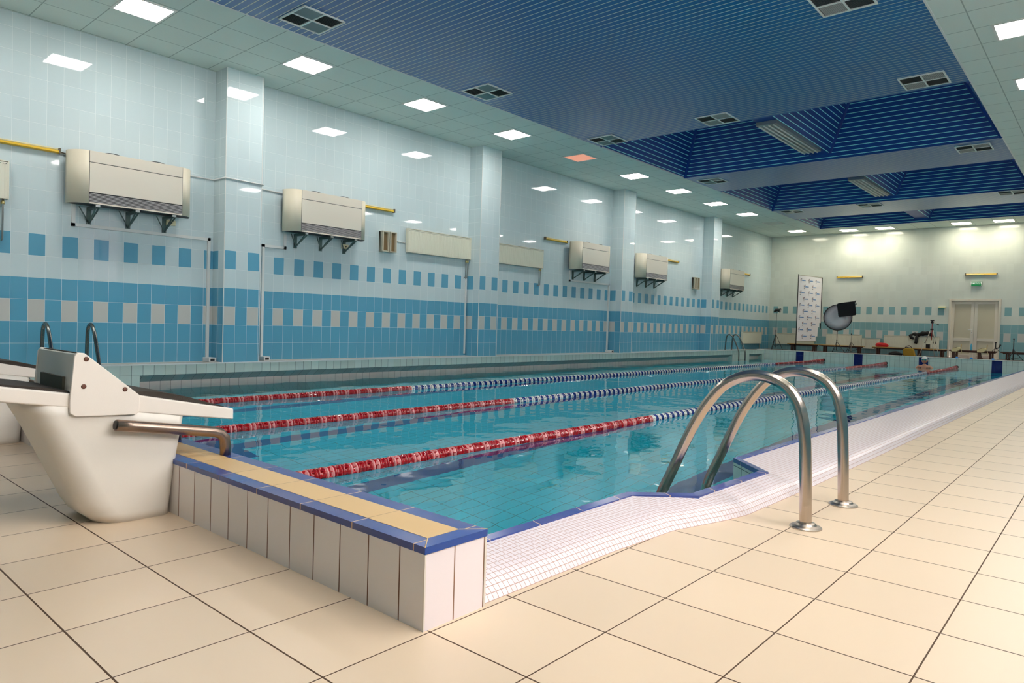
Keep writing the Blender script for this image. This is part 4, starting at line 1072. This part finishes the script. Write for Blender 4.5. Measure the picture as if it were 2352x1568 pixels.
# ================================================================== SWIMMER
def swimmer(loc):
    r = empty('person', loc, 'person in a white swim cap and teal goggles standing shoulder deep near the far wall', 'person')
    V_ = [((0, 0, -.62), .13, .10), ((0, 0, -.42), .125, .095), ((0, .01, -.22), .15, .10), ((0, .01, -.06), .16, .095), ((0, 0, .06), .07, .06), ((0, -.01, .12), .052, .052),
          ((-.17, .0, .03), .062, .062), ((-.25, -.05, -.12), .048, .048), ((-.30, -.22, -.20), .038, .038), ((-.28, -.40, -.17), .026, .026),
          ((.17, .0, .03), .062, .062), ((.25, -.05, -.12), .048, .048), ((.30, -.22, -.20), .038, .038), ((.28, -.40, -.17), .026, .026),
          ((-.09, 0, -.80), .085, .085), ((-.11, -.03, -1.15), .06, .06), ((-.11, .03, -1.50), .042, .042), ((-.11, -.08, -1.60), .035, .03),
          ((.09, 0, -.80), .085, .085), ((.11, -.03, -1.15), .06, .06), ((.11, .03, -1.50), .042, .042), ((.11, -.08, -1.60), .035, .03)]
    E_ = [(0, 1), (1, 2), (2, 3), (3, 4), (4, 5), (3, 6), (6, 7), (7, 8), (8, 9), (3, 10), (10, 11), (11, 12), (12, 13), (0, 14), (14, 15), (15, 16), (16, 17), (0, 18), (18, 19), (19, 20), (20, 21)]
    # hands: five fingers each
    for hand, s in ((9, -1), (13, 1)):
        bx, by, bz = V_[hand][0]
        pi_ = len(V_); V_.append(((bx, by-.06, bz+.0), .03, .014)); E_.append((hand, pi_))
        for f_ in range(4):
            x = bx+(f_-1.5)*.020; ln = (.060, .072, .068, .055)[f_]
            k = len(V_); V_.append(((x, by-.10, bz), .010, .009)); V_.append(((x, by-.10-ln*.6, bz-.006), .008, .008)); V_.append(((x, by-.10-ln, bz-.016), .007, .007)); E_ += [(pi_, k), (k, k+1), (k+1, k+2)]
        k = len(V_); V_.append(((bx-s*.035, by-.05, bz-.004), .011, .010)); V_.append(((bx-s*.055, by-.085, bz-.01), .009, .009)); E_ += [(hand, k), (k, k+1)]
    me = bpy.data.meshes.new('body'); me.from_pydata([v[0] for v in V_], E_, []); me.materials.append(MATS['skin'])
    o = bpy.data.objects.new('body', me); COL.objects.link(o); o.parent = r
    md = o.modifiers.new('skin', 'SKIN'); md.use_smooth_shade = True
    for i, v in enumerate(me.skin_vertices[0].data): v.radius = (V_[i][1], V_[i][2])
    me.skin_vertices[0].data[0].use_root = True
    o.modifiers.new('sub', 'SUBSURF').levels = 2
    h = MB(); hc = (0, -.02, .235)
    def hf(d):
        k = 1.0
        if d.z < -.2: k -= .16*(-d.z-.2)*(1 if d.y > -.3 else .4)
        if d.y < -.85 and -.35 < d.z < .05: k += .10*max(0, 1-abs(d.x)*6)*max(0, 1-abs(d.z+.2)*5)
        if d.y < -.6 and .0 < d.z < .3 and .15 < abs(d.x) < .5: k -= .05
        return k
    h.ball(hc, .112, 'skin', 28, 20, (.76, .92, 1.08), hf)
    for s in (-1, 1): h.ball((s*.086, 0, .215), .024, 'skin', 10, 8, (.5, .8, 1.2))
    h.ball((0, -.118, .168), .02, 'rope_pink', 10, 6, (1.2, .4, .35))
    h.build('head', r)
    c = MB(); c.ball(hc, .119, 'cap_white', 28, 18, (.76, .92, 1.08)); c.v = [(x, y, max(z, .252+(y+.02)*-.25)) for x, y, z in c.v]; c.build('swim_cap', r)
    g = MB()
    for s in (-1, 1): g.ball((s*.034, -.112, .243), .026, 'goggles', 12, 8, (1.1, .5, .8))
    g.tube([(-.085, -.06, .25), (-.06, -.10, .245), (-.03, -.12, .243), (.03, -.12, .243), (.06, -.10, .245), (.085, -.06, .25), (.094, .0, .26), (.06, .09, .27), (-.06, .09, .27), (-.094, 0, .26), (-.085, -.06, .25)], .007, 'goggles', 6)
    g.build('goggles', r)
    s_ = MB()
    for s in (-1, 1): s_.tube(curve_pts([(s*.075, -.105, -.10), (s*.085, -.085, -.02), (s*.085, -.02, .055), (s*.07, .06, .02), (s*.05, .11, -.12)], 5), .011, 'suit', 8)
    s_.build('swimsuit_strap', r)
    return r
swimmer((-4.66, 25.4, -.03))
